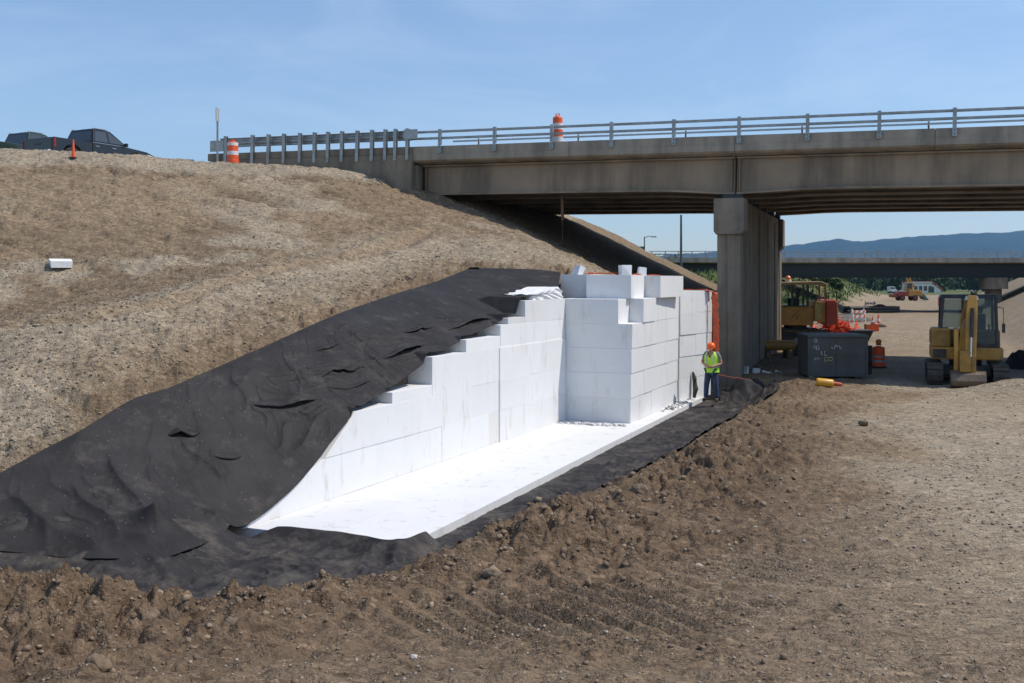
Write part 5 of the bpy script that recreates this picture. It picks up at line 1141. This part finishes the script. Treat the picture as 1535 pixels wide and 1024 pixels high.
# ------------------------------------------------------------------ wheeled excavator far down the road
fY = 155.; fX = (1362-CX)/F*fY
we = empty('wheeled_excavator', (fX, fY, gz(fX, fY)), .06, 'distant wheeled excavator with red engine body and folded yellow boom on the haul road', 'excavator')
MB().prism([(-2.9,.95),(-.55,.95),(-.6,1.35),(-.7,2.0),(-2.5,2.0),(-2.9,1.6)], -1.2, 1.2, axis='y').build('engine_body', M['red_paint'], we, bevel=.06)
MB().prism([(-.54,.95),(2.7,.95),(2.7,1.35),(-.58,1.35)], -1.2, 1.2, axis='y').build('chassis', M['yellow_worn'], we, bevel=.05)
MB().prism([(-2.45,2.01),(-.75,2.01),(-.75,2.08),(-2.45,2.08)], -1.15, 1.15, axis='y').build('hood', M['white_paint'], we)
for x_ in (-1.9, 1.0):
    for y_ in (-1.0, 1.0):
        w_ = MB().cyl((x_,y_-.22,.62),(x_,y_+.22,.62),.62,n=24).build('wheel', M['rubber'], we, bevel=.06); MB().cyl((x_,y_-.24,.62),(x_,y_+.24,.62),.28,n=16).build('rim', M['red_paint'], w_)
MB().prism([(-.5,1.36),(2.6,1.36),(2.6,1.9),(2.2,2.3),(-.5,2.3)], -1.15, 1.15, axis='y').build('house', M['yellow'], we, bevel=.08)
MB().prism([(-1.1,2.31),(.5,2.31),(.4,3.85),(-.7,3.85)], -1.1, .0, axis='y').build('cab', M['yellow'], we, bevel=.05)
MB().prism([(-.95,2.6),(.3,2.6),(.25,3.7),(-.68,3.7)], -1.12, -1.105, axis='y').build('cab_window', M['dark_glass'], we); MB().bb(-.8,.5,-1.15,.05,3.855,3.95).build('cab_roof', M['white_paint'], we)
beam(we, 'boom', (.6,.5,2.2), (1.6,.5,3.0), .5,.7,.4,.5, M['yellow'], mid=((-.1,.5,4.8),(.45,.8))); beam(we, 'stick', (.5,.5,5.0), (1.0,.5,2.4), .35,.4,.3,.4, M['yellow'])
MB().prism([(2.75,1.6),(3.3,1.2),(4.2,.2),(3.9,.1),(3.0,.4),(2.72,1.0)], -.9, .9, axis='y').build('blade', mat('teal_steel', (.06,.14,.14), .5, .3, 3), we, bevel=.04); MB().bb(-3.7,-2.9,-1.1,1.1,.7,1.1).build('outrigger', M['red_paint'], we, bevel=.05); MB().bb(-4.1,-3.702,-1.0,1.0,.8,1.4).build('tow_frame', M['red_paint'], we, bevel=.05)
we.scale = (.70,.70,.72)
# ------------------------------------------------------------------ pickups
M['truck_black'] = mat('black_gloss', (.008,.009,.011), .16, .1, 2, spec=.5); M['truck_green'] = mat('dark_green_gloss', (.022,.040,.034), .18, .1, 2, spec=.5)
for k_ in ('truck_black', 'truck_green'): M[k_].node_tree.nodes['Principled BSDF'].inputs['Coat Weight'].default_value = .25
M['tail_red'] = mat('tail_red', (.25,.012,.012), .25, .1, 5); M['head_clear'] = mat('headlamp_clear', (.55,.58,.6), .12, .05, 5); M['tyre'] = M['rubber']; M['alloy'] = mat('alloy', (.45,.45,.46), .3, .1, 5, metal=.8)
def pickup(loc, rz, paint, label, cover=False):
    t = empty('pickup_truck', loc, rz, label, 'pickup truck', 'pickups parked on the embankment top')       # local +y = nose
    w = .94; arch = lambda yc: [(yc+.50*math.cos(a), .42+.50*math.sin(a)) for a in [math.pi*k/10 for k in range(11)]]
    low = [(2.75,.45),(2.78,.75),(2.70,.92),(2.35,1.02),(1.30,1.10)] + [(-2.62,1.10),(-2.72,1.06),(-2.72,.50)] 
    pol = low + arch(-1.65)[::-1][0:0]
    prof = [(2.75,.45),(2.80,.72),(2.70,.93),(2.30,1.04),(1.25,1.12),(-.72,1.14),(-.74,1.12)]
    prof += [(-1.0,.40)] and []
    body = [(2.72,.42),(2.80,.70),(2.70,.93),(2.30,1.05),(1.25,1.13),(-.70,1.16)] + [(-.70,.40)] + [(1.18,.40)] + arch(1.70)[::-1][:0]
    b = MB(); bl = [(-.70,.40)] + [(p[0], p[1]) for p in arch(1.68)[::-1]] + [(2.72,.42),(2.80,.70),(2.70,.93),(2.30,1.05),(1.25,1.13),(-.70,1.16)]
    b.prism(bl, -w, w); bo = b.build('body', M[paint], t, bevel=.05, seg=3)
    # bed: two side walls, floor, tailgate
    side = [(-2.70,.52)] + [(p[0], p[1]) for p in arch(-1.75)[::-1]] + [(-.72,.45),(-.72,1.14),(-2.70,1.14)]
    for sx in (-1, 1):
        s = MB(); s.prism(side, sx*w, sx*(w-.10)); s.build('bed_side', M[paint], t, bevel=.03)
        MB().bb(sx*.985-.025, sx*.985+.025-.05*(sx>0), -2.70,-2.60,.72,1.08).build('tail_light', M['tail_red'], t, bevel=.01)
        MB().cyl((sx*.78,1.68,.40),(sx*.97,1.68,.40),.40,n=26).build('tyre', M['tyre'], t, bevel=.03); MB().cyl((sx*.78,-1.75,.40),(sx*.97,-1.75,.40),.40,n=26).build('tyre', M['tyre'], t, bevel=.03)
        MB().cyl((sx*.93,1.68,.40),(sx*.985,1.68,.40),.24,n=20).build('rim', M['alloy'], t, bevel=.02); MB().cyl((sx*.93,-1.75,.40),(sx*.985,-1.75,.40),.24,n=20).build('rim', M['alloy'], t, bevel=.02)
        MB().prism([(2.70,.72),(2.45,.74),(2.30,.93),(2.62,.90)], sx*(w-.12), sx*(w+.006)).build('headlight', M['head_clear'], t)
        MB().box((sx*1.06, .98, 1.20),(.20,.10,.16)).build('wing_mirror', M['black_paint'], t, bevel=.03)
        for yy in (.42,-.48): MB().bb(sx*(w+.012)-.012, sx*(w+.012)+.012, yy-.10, yy+.10, .98,1.01).build('door_handle', M['alloy'] if sx > 0 else M[paint], t)
    MB().bb(-.83,.83,-2.62,-.73,.55,.66).build('bed_floor', M['black_paint'], t)
    tg = MB(); tg.bb(-w+.105,w-.105,-2.72,-2.64,.55,1.13); tgo = tg.build('tailgate', M[paint], t, bevel=.02); MB().bb(-.18,.18,-2.735,-2.722,.85,.92).build('latch', M['black_paint'], tgo)
    MB().bb(-.9,.9,-2.92,-2.74,.42,.60).build('rear_bumper', M['alloy'], t, bevel=.04); MB().bb(-.92,.92,2.78,2.92,.40,.62).build('front_bumper', M['alloy'], t, bevel=.05)
    # greenhouse
    z0, z1 = 1.155, 1.80; wt = .70; yl = [(1.22,z0),(.42,z1-.04),(.05,z1),(-.50,z1-.01),(-.70,z0)]
    g = MB(); vs = []; 
    for sx in (-1, 1): vs += [(sx*(w-.03 if z == z0 else wt), y, z) for y, z in yl]
    n = 5; g.add(vs, [(0,1,2,3,4),(9,8,7,6,5)] + [(i, i+5, (i+1) % 5 + 5, (i+1) % 5) for i in range(5)]); go = g.build('cab', M[paint], t, bevel=.05, seg=3)
    def on_side(sx, y, z, off=.006): 
        k = (z-z0)/(z1-z0); return (sx*((w-.03)*(1-k) + wt*k + off), y, z)
    for sx in (-1, 1):
        for q in ([(1.0,z0+.06),(.33,z1-.12),(.22,z1-.10),(.22,z0+.06)], [(.14,z0+.06),(.14,z1-.10),(-.44,z1-.11),(-.58,z0+.06)]):
            f = MB(); f.add([on_side(sx, *p) for p in q] + [on_side(sx, p[0], p[1], -.02) for p in q], [(0,1,2,3),(7,6,5,4)] + [(i,(i+1) % 4,(i+1) % 4+4,i+4) for i in range(4)]); f.build('side_window', M['dark_glass'], go)
    f = MB(); k_ = lambda x, y, z, o: (x, y + o, z)
    f.add([(-.74,-.690,z0+.08),(.74,-.690,z0+.08),(.62,-.535,z1-.12),(-.62,-.535,z1-.12),(-.74,-.63,z0+.08),(.74,-.63,z0+.08),(.62,-.48,z1-.12),(-.62,-.48,z1-.12)], [(3,2,1,0),(4,5,6,7),(0,1,5,4),(1,2,6,5),(2,3,7,6),(3,0,4,7)]); f.build('rear_window', M['dark_glass'], go)
    f = MB(); f.add([(-.80,1.16,z0+.06),(.80,1.16,z0+.06),(.64,.50,z1-.09),(-.64,.50,z1-.09),(-.80,1.08,z0+.06),(.80,1.08,z0+.06),(.64,.42,z1-.09),(-.64,.42,z1-.09)], [(0,1,2,3),(7,6,5,4),(0,4,5,1),(1,5,6,2),(2,6,7,3),(3,7,4,0)]); f.build('windscreen', M['dark_glass'], go)
    for sx in (-1, 1):
        tr = MB(); tr.bb(sx*(w+.004)-.006, sx*(w+.004)+.006, -.72, 1.25, 1.128, 1.150); tr.build('belt_trim', M['alloy'], t)
        MB().bb(sx*(w+.002)-.004, sx*(w+.002)+.004, .165, .185, .45, 1.12).build('door_seam', M['rubber'], t); MB().bb(sx*(w+.002)-.004, sx*(w+.002)+.004, -.715, -.70, .45, 1.12).build('door_seam', M['rubber'], t)
        rr_ = MB(); rr_.bb(sx*.66-.02, sx*.66+.02, -.5, .3, z1-.005, z1+.03); rr_.build('roof_rail', M['alloy'], go, bevel=.008)
    MB().bb(-.30,.30,-.30,-.18,z1+.001,z1+.03).build('roof_aerial', M['black_paint'], go)
    return t
def on_crest(px, Y, dz=0): x_ = (px-CX)/F*Y; return (x_, Y, gz(x_, Y) + dz)
# trucks on the plateau behind the crest
pickup(on_crest(137, 44.5, -.12), -.47, 'truck_black', 'glossy black crew-cab pickup parked nose-right behind the embankment crest')
pickup(on_crest(42, 46.5, -.08), -.47, 'truck_green', 'dark green pickup parked behind the black pickup at the far left')
# ================================================================== FAR LAND
def leaf_mat(name, a, b_):
    m = bpy.data.materials.new(name); nt, N, L, b = principled(m); pos = N.new('ShaderNodeNewGeometry').outputs['Position']; n = noise(N, L, pos, .35, 5, .7)
    c = ramp(N, L, n.outputs['Fac'], [(.3, a), (.7, b_)]).outputs[0]; L.new(c, b.inputs['Base Color']); b.inputs['Roughness'].default_value = .8; b.inputs['Specular IOR Level'].default_value = .2
    return m
M['leaf_dark'] = leaf_mat('leaf_dark', (.022,.042,.014), (.05,.08,.024)); M['leaf_mid'] = leaf_mat('leaf_mid', (.04,.07,.02), (.085,.12,.035)); M['bark'] = mat('bark', (.09,.07,.055), .9, .3, 5)
def crown_quads(rs, cx, cy, cz, rx, rz_, n, size):
    d = rs.normal(size=(n,3)); d /= np.linalg.norm(d,axis=1)[:,None]; r = rs.uniform(.55,1.05,n)**.6; 
    lob = 1 + .28*np.sin(d[:,0]*5+rs.rand()*6)*np.cos(d[:,2]*4+rs.rand()*6)
    c = np.c_[cx + d[:,0]*rx*r*lob, cy + d[:,1]*rx*r*lob, cz + d[:,2]*rz_*r*lob]
    a = rs.normal(size=(n,3)); a /= np.linalg.norm(a,axis=1)[:,None]; b = np.cross(a, rs.normal(size=(n,3))); b /= np.linalg.norm(b,axis=1)[:,None]
    s = (size*rs.uniform(.6,1.4,n))[:,None]
    return np.stack([c-a*s-b*s*.6, c+a*s-b*s*.6, c+a*s+b*s*.6, c-a*s+b*s*.6], 1)
rs = np.random.RandomState(44); Q = []
for k in range(330):
    Y = rs.uniform(360, 560); X = rs.uniform(-.15, .62)*Y; z = float(G_surf(np.array([X]), np.array([Y]))[0]); h = rs.uniform(5.5, 10.5)*(Y/420)**.5
    for j in range(3): Q.append(crown_quads(rs, X+rs.normal()*h*.15, Y+rs.normal()*h*.15, z + h*(.32+.22*j), h*(.36-.06*j), h*.24, 60, .55))
Q = np.concatenate(Q); o = np_mesh('far_woods', Q.reshape(-1,3), np.arange(len(Q)*4).reshape(-1,4), [M['leaf_dark'], M['leaf_mid']], False)
o.data.polygons.foreach_set('material_index', (rs.rand(len(Q)) < .35).astype(np.int32)); tag(o, 'belt of green woods across the valley floor below the hills', 'woods', kind='stuff')
def bush(px, Y, h, label, seed, lighter=False):
    X = (px-CX)/F*Y; z = gz(X, Y); r_ = np.random.RandomState(seed); e = empty('bush', (X, Y, z), 0, label, 'bush', 'bushes on the grassy bank')
    q = np.concatenate([crown_quads(r_, r_.normal()*h*.25, r_.normal()*h*.25, h*(.3+.2*j), h*.45, h*.32, 260, .16*h**.5) for j in range(3)])
    np_mesh('foliage', q.reshape(-1,3), np.arange(len(q)*4).reshape(-1,4), M['leaf_mid' if lighter else 'leaf_dark'], False, e)
    t = MB()
    for k in range(3): t.tube([(0,0,-.2),(.1*k-.1,.05,h*.3),(.3*k-.3,.1*k,h*.7)], [.07,.05,.02], 6)
    t.build('stems', M['bark'], e)
for k, (px, Y, h, lab) in enumerate(((1182,118,1.6,'dense bush half hidden by the bridge pier on the grassy bank'),(1203,124,1.7,'rounded bush just above the yellow tracked excavator on the bank'),(1219,130,1.6,'pale green bush at the middle of the grassy bank'),(1233,128,1.2,'low bush on the sunny shoulder of the grassy bank'),(1252,136,1.3,'smallest bush low on the grassy bank'),(1014,108,1.8,'bush beside the left abutment of the distant bridge'))): bush(px, Y, h, lab, 60+k, k > 1)
# grass on the banks
def grass_patch():
    rg = np.random.RandomState(12); n = 26000; Y = rg.uniform(76, 190, n); X = rg.uniform(.02, .42, n)*Y; z, m_ = terrain(X, Y); k = rg.rand(n) < m_['grass']**1.4; X, Y, z = X[k], Y[k], z[k]; n = len(X)
    a = rg.rand(n)*6.283; h = rg.uniform(.12,.42,n)*(.7+.6*(gnoise(X*.2,Y*.2,77)>0)); w_ = .10; ca, sa = np.cos(a)*w_, np.sin(a)*w_; lx, ly = rg.normal(0,.08,n), rg.normal(0,.08,n)
    V = np.stack([np.c_[X-ca,Y-sa,z-.03], np.c_[X+ca,Y+sa,z-.03], np.c_[X+lx,Y+ly,z+h]], 1)
    o = np_mesh('bank_grass', V.reshape(-1,3), np.arange(n*3).reshape(-1,3), mat('grass_blade', (.085,.115,.03), .8, .4, .4, world=True), False); tag(o, 'rough green grass growing on the banks beyond the overpass', 'grass', kind='stuff')
grass_patch()
# long low white building with red edged roof
bY = 330.; bx0 = (1368-CX)/F*bY; z = float(G_surf(np.array([bx0]), np.array([bY]))[0]); s = bY/F
wb = empty('white_building', (bx0, bY, z), .0, 'low white building with a red edged sloping roof at the valley end', 'building')
top = CZ - (422-HY)*s - z; Wb = 43*s
MB().prism([(0,0),(Wb,0),(Wb,.8),(Wb*.66,top-.5),(0,top-.5)], 0, 9, axis='y').build('wall', M['white_paint'], wb)
MB().prism([(-.3,top-.5),(Wb*.66+.1,top-.5),(Wb+.4,.75),(Wb+.4,1.15),(Wb*.66+.1,top),(-.3,top)], -.3, 9.3, axis='y').build('roof', M['red_orange'], wb)
MB().prism([(-.2,top-.42),(Wb*.66,top-.42),(Wb*.9,1.9),(Wb*.86,1.95),(Wb*.64,top-.12),(-.2,top-.12)], -.36, -.301, axis='y').build('fascia', M['white_paint'], wb)
for k in range(4): MB().bb(.5+1.6*k, 1.6+1.6*k, -.03, -.001, .6, 2.2).build('window', M['dark_glass'], wb)
MB().bb(Wb*.55,Wb*.75,-.04,-.001,.05,1.9).build('door', M['truck_green'], wb)
def van(px, Y, label):
    X = (px-CX)/F*Y; z = float(G_surf(np.array([X]), np.array([Y]))[0]); e = empty('white_van', (X, Y, z), .1, label, 'van')
    MB().prism([(-1.1,.4),(1.1,.4),(1.1,1.1),(.7,1.25),(.45,1.95),(-1.1,2.0)], -.9, .9, axis='y').build('body', M['white_paint'], e, bevel=.06)
    MB().prism([(-.9,1.25),(.5,1.25),(.36,1.8),(-.9,1.82)], -.91, -.902, axis='y').build('window', M['dark_glass'], e)
    for x_ in (-.7,.7): MB().cyl((x_,-.92,.35),(x_,.92,.35),.35,n=14).build('wheel', M['rubber'], e)
van(1337, 300, 'tiny white van parked before the woods left of the white building')
# blue hills
def hills():
    ridge = np.array([(-2500,395),(600,396),(850,394),(980,388),(1070,380),(1180,371),(1240,364),(1290,367),(1370,359),(1440,353),(1500,351),(1560,348),(1700,342),(1900,340),(2400,352)], float)
    us = np.linspace(-1.3, 1.25, 520); ts = np.linspace(0, 1, 70); D = 6000.
    hgt = np.interp(us*F+CX, ridge[:,0], ridge[:,1]); hgt = (HY-hgt)/F*D + CZ + 12
    U, T_ = np.meshgrid(us, ts); Y = 4300 + 3000*T_; X = U*D*(.93+.14*T_)
    pr = np.where(T_ < .58, sstep(-.05, .58, T_)**1.25, 1-.7*sstep(.58, 1.0, T_))
    z = -12 + (hgt[None,:]+12)*pr*(1 + .16*fbm(X/900, Y/700, 5, 101, .55)*np.clip(1.15-pr,.15,1)*1.6) + 9*fbm(X/120, Y/120, 3, 102, .6)*pr
    sp = -np.minimum(0, (U-.45))*0; z = np.maximum(z, -14)
    z[0,:] = -30; z[-1,:] = -30
    o = np_mesh('hills', np.stack([X, Y, z], -1).reshape(-1,3), grid_faces(70, 520), leaf_far())
    tag(o, kind='structure')
def leaf_far():
    m = bpy.data.materials.new('far_forest'); nt, N, L, b = principled(m); pos = N.new('ShaderNodeNewGeometry').outputs['Position']; n = noise(N, L, pos, .006, 8, .7)
    c = ramp(N, L, n.outputs['Fac'], [(.3,(.008,.018,.012)),(.7,(.026,.042,.024))]).outputs[0]; L.new(c, b.inputs['Base Color']); b.inputs['Roughness'].default_value = .95; b.inputs['Specular IOR Level'].default_value = .1
    return m
hills()
def haze():
    q = MB(); q.bb(-11800, 11800, -900, 8200, -420, 760); m = bpy.data.materials.new('haze_air'); nt, N, L = nodes_of(m); o = N.new('ShaderNodeOutputMaterial'); v = N.new('ShaderNodeVolumePrincipled')
    v.inputs['Color'].default_value = (.30,.60,1.0,1); v.inputs['Density'].default_value = 0.95e-4; v.inputs['Anisotropy'].default_value = .2; L.new(v.outputs[0], o.inputs['Volume'])
    h = q.build('haze', m); tag(h, 'pale blue summer haze over the valley', 'haze', kind='stuff')
haze()
# ================================================================== WORKER
def skin_obj(name, pts, edges, radii, m, parent, root=0, sub=2, extra=None):
    me = bpy.data.meshes.new(name); me.from_pydata(pts, edges, []); o = bpy.data.objects.new(name, me); COL.objects.link(o)
    sk = o.modifiers.new('Skin', 'SKIN'); sk.use_smooth_shade = True
    sv = me.skin_vertices[0].data
    for i, r in enumerate(radii):
        sv[i].radius = r if isinstance(r, tuple) else (r, r); sv[i].use_root = (i == root)
    ss = o.modifiers.new('Subdivision', 'SUBSURF'); ss.levels = sub; ss.render_levels = sub
    bpy.context.view_layer.update(); dg = bpy.context.evaluated_depsgraph_get(); nm = bpy.data.meshes.new_from_object(o.evaluated_get(dg))
    bpy.data.objects.remove(o); bpy.data.meshes.remove(me); nm.name = name
    if extra: 
        bm = bmesh.new(); bm.from_mesh(nm)
        for c, r in extra:
            g = bmesh.ops.create_uvsphere(bm, u_segments=16, v_segments=12, radius=1.0)
            for v in g['verts']: v.co = Vector((c[0]+v.co.x*r[0], c[1]+v.co.y*r[1], c[2]+v.co.z*r[2]))
        bm.to_mesh(nm); bm.free()
    nm.materials.clear(); nm.materials.append(m); nm.polygons.foreach_set('use_smooth', [True]*len(nm.polygons))
    ob = bpy.data.objects.new(name, nm); COL.objects.link(ob)
    if parent is not None: ob.parent = parent
    return ob
M['skin'] = mat('skin', (.42,.22,.14), .55, .1, 6); M['jeans'] = mat('blue_jeans', (.035,.055,.11), .85, .3, 9, .2, 60); M['lime'] = mat('lime_vest', (.50,.86,.06), .6, .12, 6, .15, 30); M['shirt'] = mat('grey_shirt', (.16,.17,.20), .9, .2, 8)
M['hat'] = mat('hard_hat_orange', (.90,.14,.02), .35, .06, 5); M['boot'] = mat('boot', (.035,.027,.02), .8, .3, 9); M['hair'] = mat('dark_hair', (.03,.02,.014), .7, .3, 20); M['silver'] = mat('silver_tape', (.55,.55,.52), .35, .1, 9)
wp = Vector((5.86, 29.35, .03))
wk = empty('person', wp, -.55, 'worker in orange hard hat, lime vest and jeans standing beside the far foam stack', 'person')
# joints: viewer's left is -x, the person faces -y
J = dict(pel=(0,0,.95), sp=(.0,.01,1.10), ch=(.0,.0,1.30), nk=(.0,-.02,1.46), hd=(.0,-.045,1.56), ht=(.0,-.075,1.655), sl=(-.18,0,1.41), sr=(.18,0,1.41), el=(-.30,.02,1.15), er=(.29,.02,1.13), wl=(-.11,-.22,1.08), wr=(.10,-.22,1.05),
         hl=(-.10,0,.90), hr=(.10,0,.90), kl=(-.15,-.03,.50), kr=(.13,-.01,.50), al=(-.19,.02,.10), ar=(.15,.03,.10), tl=(-.22,-.14,.045), tr=(.17,-.13,.045))
pts, ed, rad = [], [], []
def add(name, r, par=None, co=None):
    pts.append(co or J[name]); rad.append(r); i = len(pts)-1
    if par is not None: ed.append((par, i))
    return i
pel = add('pel', (.15,.11)); sp_ = add('sp', (.145,.105), pel); ch = add('ch', (.165,.115), sp_); nk = add('nk', .055, ch); hd = add('hd', (.078,.092), nk); add('ht', (.070,.085), hd)
for s, k in (('l',-1),('r',1)):
    a = add('s'+s, .068, ch); b = add('e'+s, .046, a); c = add('w'+s, .032, b)
    wv = Vector(J['w'+s]); dr = Vector((-k*.75,-.62,-.05)).normalized(); pm = add(None, (.036,.020), c, tuple(wv + dr*.06))
    for f in range(4):
        off = Vector((0,-.012,.027-.018*f)); ln = (.062,.070,.066,.052)[f]; p1 = wv + dr*.10 + off; p2 = p1 + dr*ln*.55 + Vector((0,.010,-.012)); p3 = p2 + dr*ln*.3 + Vector((0,.02,-.016))
        i1 = add(None, .0105, pm, tuple(p1)); i2 = add(None, .0095, i1, tuple(p2)); add(None, .008, i2, tuple(p3))
    i1 = add(None, .012, pm, tuple(wv + dr*.05 + Vector((0,-.03,.03)))); add(None, .009, i1, tuple(wv + dr*.085 + Vector((0,-.05,.045))))
    h = add('h'+s, .092, pel); kn = add('k'+s, .062, h); an = add('a'+s, .042, kn); add('t'+s, .036, an)
body = skin_obj('body', pts, ed, rad, M['skin'], wk, 0, 2, extra=[((0,-.150,1.555),(.016,.022,.022)), ((-.082,-.03,1.57),(.014,.022,.032)), ((.082,-.03,1.57),(.014,.022,.032)), ((0,-.125,1.505),(.035,.02,.012))])
for k in (-1,1): MB().ball((k*.033,-.128,1.585),(.014,.010,.009),10,6).build('eye', M['hair'], body, smooth=True)
def part_skin(name, names, radii, edges, m, extra=None, sub=2): return skin_obj(name, [J[n] if isinstance(n, str) else n for n in names], edges, radii, m, wk, 0, sub, extra)
part_skin('trousers', ['pel','hl','hr','kl','kr','al','ar'], [(.168,.130),.112,.112,.084,.084,.072,.072], [(0,1),(0,2),(1,3),(2,4),(3,5),(4,6)], M['jeans'])
part_skin('shirt', ['pel','ch','sl','sr',(-.255,.01,1.25),(.25,.01,1.24),'nk'], [(.160,.120),(.182,.132),.082,.082,.068,.068,.065], [(0,1),(1,2),(1,3),(2,4),(3,5),(1,6)], M['shirt'])
for s in 'lr':
    a, t = Vector(J['a'+s]), Vector(J['t'+s]); d_ = (t-a); part_skin('boot', [tuple(a+Vector((0,0,.12))), tuple(a+Vector((0,.01,-.03))), tuple(a+d_*.6+Vector((0,0,0))), tuple(t+Vector((0,-.02,-.0)))], [.060,.062,.050,.046], [(0,1),(1,2),(2,3)], M['boot'])
# vest: lofted shell, open in a V at the neck
def ring(z, rx, ry, cy=0, n=40): return [(rx*math.cos(2*math.pi*k/n), cy + ry*math.sin(2*math.pi*k/n), z) for k in range(n)]
lv = [(.86,.215,.170),(.95,.205,.165),(1.08,.196,.158),(1.20,.204,.160),(1.30,.212,.163),(1.38,.205,.150),(1.435,.165,.118),(1.470,.115,.095)]
vs = []; n = 40
for z, rx, ry in lv: vs += [(x*(1+.02*math.sin(9*k_+z*20)), y*(1+.03*math.sin(7*k_+z*14)), zz) for k_, (x, y, zz) in enumerate(ring(z, rx, ry, 0, n))]
fs = []
for i in range(len(lv)-1):
    for k in range(n):
        a = i*n+k; b = i*n+(k+1) % n; c = [vs[j] for j in (a,b,b+n,a+n)]; m_ = sum((Vector(v) for v in c), Vector())/4
        if m_.y < -.03 and m_.z > 1.22 and abs(m_.x) < (m_.z-1.22)*.36+.005: continue
        fs.append((a,b,b+n,a+n))
vest = MB().add(vs, fs).build('vest', M['lime'], wk, smooth=True, fix=False); vest.modifiers.new('Solidify','SOLIDIFY').thickness = -.012
sm = vest.modifiers.new('Subdivision','SUBSURF'); sm.levels = 1; sm.render_levels = 1
def band(z0, z1, rx, ry): 
    q = MB(); n = 40; q.add(ring(z0,rx,ry,0,n)+ring(z1,rx,ry,0,n), [(k,(k+1) % n,(k+1) % n+n,k+n) for k in range(n)]); o = q.build('reflective_band', M['silver'], vest, smooth=True, fix=False); o.modifiers.new('Solidify','SOLIDIFY').thickness = .006
band(1.015,1.065,.219,.180)
for k in (-1,1): q = MB(); q.prism([(k*.125-.02,1.08),(k*.125+.02,1.08),(k*.10+.02,1.42),(k*.10-.02,1.42)], -.185, -.176, axis='y'); q.build('reflective_stripe', M['silver'], vest)
# hard hat tipped forward, hair at the back
T = Matrix.Translation((0,-.06,1.615)) @ Matrix.Rotation(R(24), 4, 'X')
hm = MB(); hm.lathe([(.128,0),(.126,.03),(.112,.078),(.082,.112),(.045,.130),(.01,.136)], 28, T); hm.add([tuple(T @ Vector(p)) for p in [(-.10,-.075,.004),(-.07,-.150,-.006),(0,-.178,-.010),(.07,-.150,-.006),(.10,-.075,.004),(.07,-.08,.022),(-.07,-.08,.022)]], [(0,1,2,3,4),(4,3,2,1,0),(0,6,1),(6,5,2,1),(5,3,2),(5,4,3)])
hat = hm.build('hard_hat', M['hat'], wk, smooth=True, angle=40); r_ = MB(); r_.prism([(-.10,.088),(.10,.088),(.06,.132),(-.06,.132)], -.018, .018, T); r_.build('hat_ridge', M['hat'], hat, bevel=.006)
hb = MB(); hb.ball((0,-.012,1.56),(.093,.095,.088),18,12); hb.build('hair', M['hair'], wk, smooth=True)
cd = MB(); cd.tube([(.12,-.10,.82),(.22,-.04,.80),(.34,.05,.77),(.6,.3,.70),(1.0,.7,.62)], .008, 7); tag(cd.build('orange_cord', M['mesh'], loc=wp, rz=-.22), 'thin orange cord stretched from the worker to the shaded ledge by the pier', 'cord')
# ================================================================== LIGHT, SKY, CAMERA
SUN_EL, SUN_AZ = R(57), R(92)           # azimuth clockwise from +Y
def build_world():
    w = bpy.data.worlds.new('World'); S.world = w; w.use_nodes = True
    nt = w.node_tree; N, L = nt.nodes, nt.links; N.clear()
    out = N.new('ShaderNodeOutputWorld'); bg = N.new('ShaderNodeBackground'); L.new(bg.outputs[0], out.inputs[0])
    sky = N.new('ShaderNodeTexSky'); sky.sky_type = 'NISHITA'; sky.sun_disc = False; sky.sun_elevation = SUN_EL; sky.sun_rotation = SUN_AZ
    sky.air_density = 1.0; sky.dust_density = .6; sky.ozone_density = 2.2; sky.altitude = 200
    # thin high cloud
    tc = N.new('ShaderNodeTexCoord'); mp = N.new('ShaderNodeMapping'); mp.inputs['Scale'].default_value = (1.2, 1.2, 4.5); L.new(tc.outputs['Generated'], mp.inputs['Vector'])
    n = noise(N, L, mp.outputs[0], 2.6, 8, .62); n.inputs['Distortion'].default_value = .6
    f = ramp(N, L, n.outputs['Fac'], [(.46, 0.0), (.82, .20)]).outputs[0]
    c = mixc(N, L, f, sky.outputs[0], (7.5, 7.9, 8.6))
    L.new(c, bg.inputs['Color']); bg.inputs['Strength'].default_value = .135
build_world()
sl = bpy.data.lights.new('sun', 'SUN'); sl.energy = 3.3; sl.angle = R(.53); sl.color = (1.0, .93, .83)
so = bpy.data.objects.new('sun', sl); COL.objects.link(so)
sd = Vector((math.sin(SUN_AZ)*math.cos(SUN_EL), math.cos(SUN_AZ)*math.cos(SUN_EL), math.sin(SUN_EL)))
so.rotation_euler = (-sd).to_track_quat('-Z', 'Y').to_euler(); so.location = sd*60
cam = bpy.data.cameras.new('camera'); co = bpy.data.objects.new('camera', cam); COL.objects.link(co)
cam.sensor_width = 36; cam.lens = F/1535*36; cam.shift_y = -(512-HY)/1535; cam.clip_start = .1; cam.clip_end = 40000
co.location = (0, 0, CZ); co.rotation_euler = (R(90), 0, 0); S.camera = co
S.view_settings.view_transform = 'Standard'; S.view_settings.look = 'None'; S.view_settings.gamma = 1; S.view_settings.use_curve_mapping = False
S.view_settings.exposure = 0.3
S.cycles.use_denoising = True; S.cycles.max_bounces = 8; S.cycles.diffuse_bounces = 4; S.cycles.volume_bounces = 0; S.cycles.caustics_reflective = False; S.cycles.caustics_refractive = False
S.cycles.transparent_max_bounces = 12
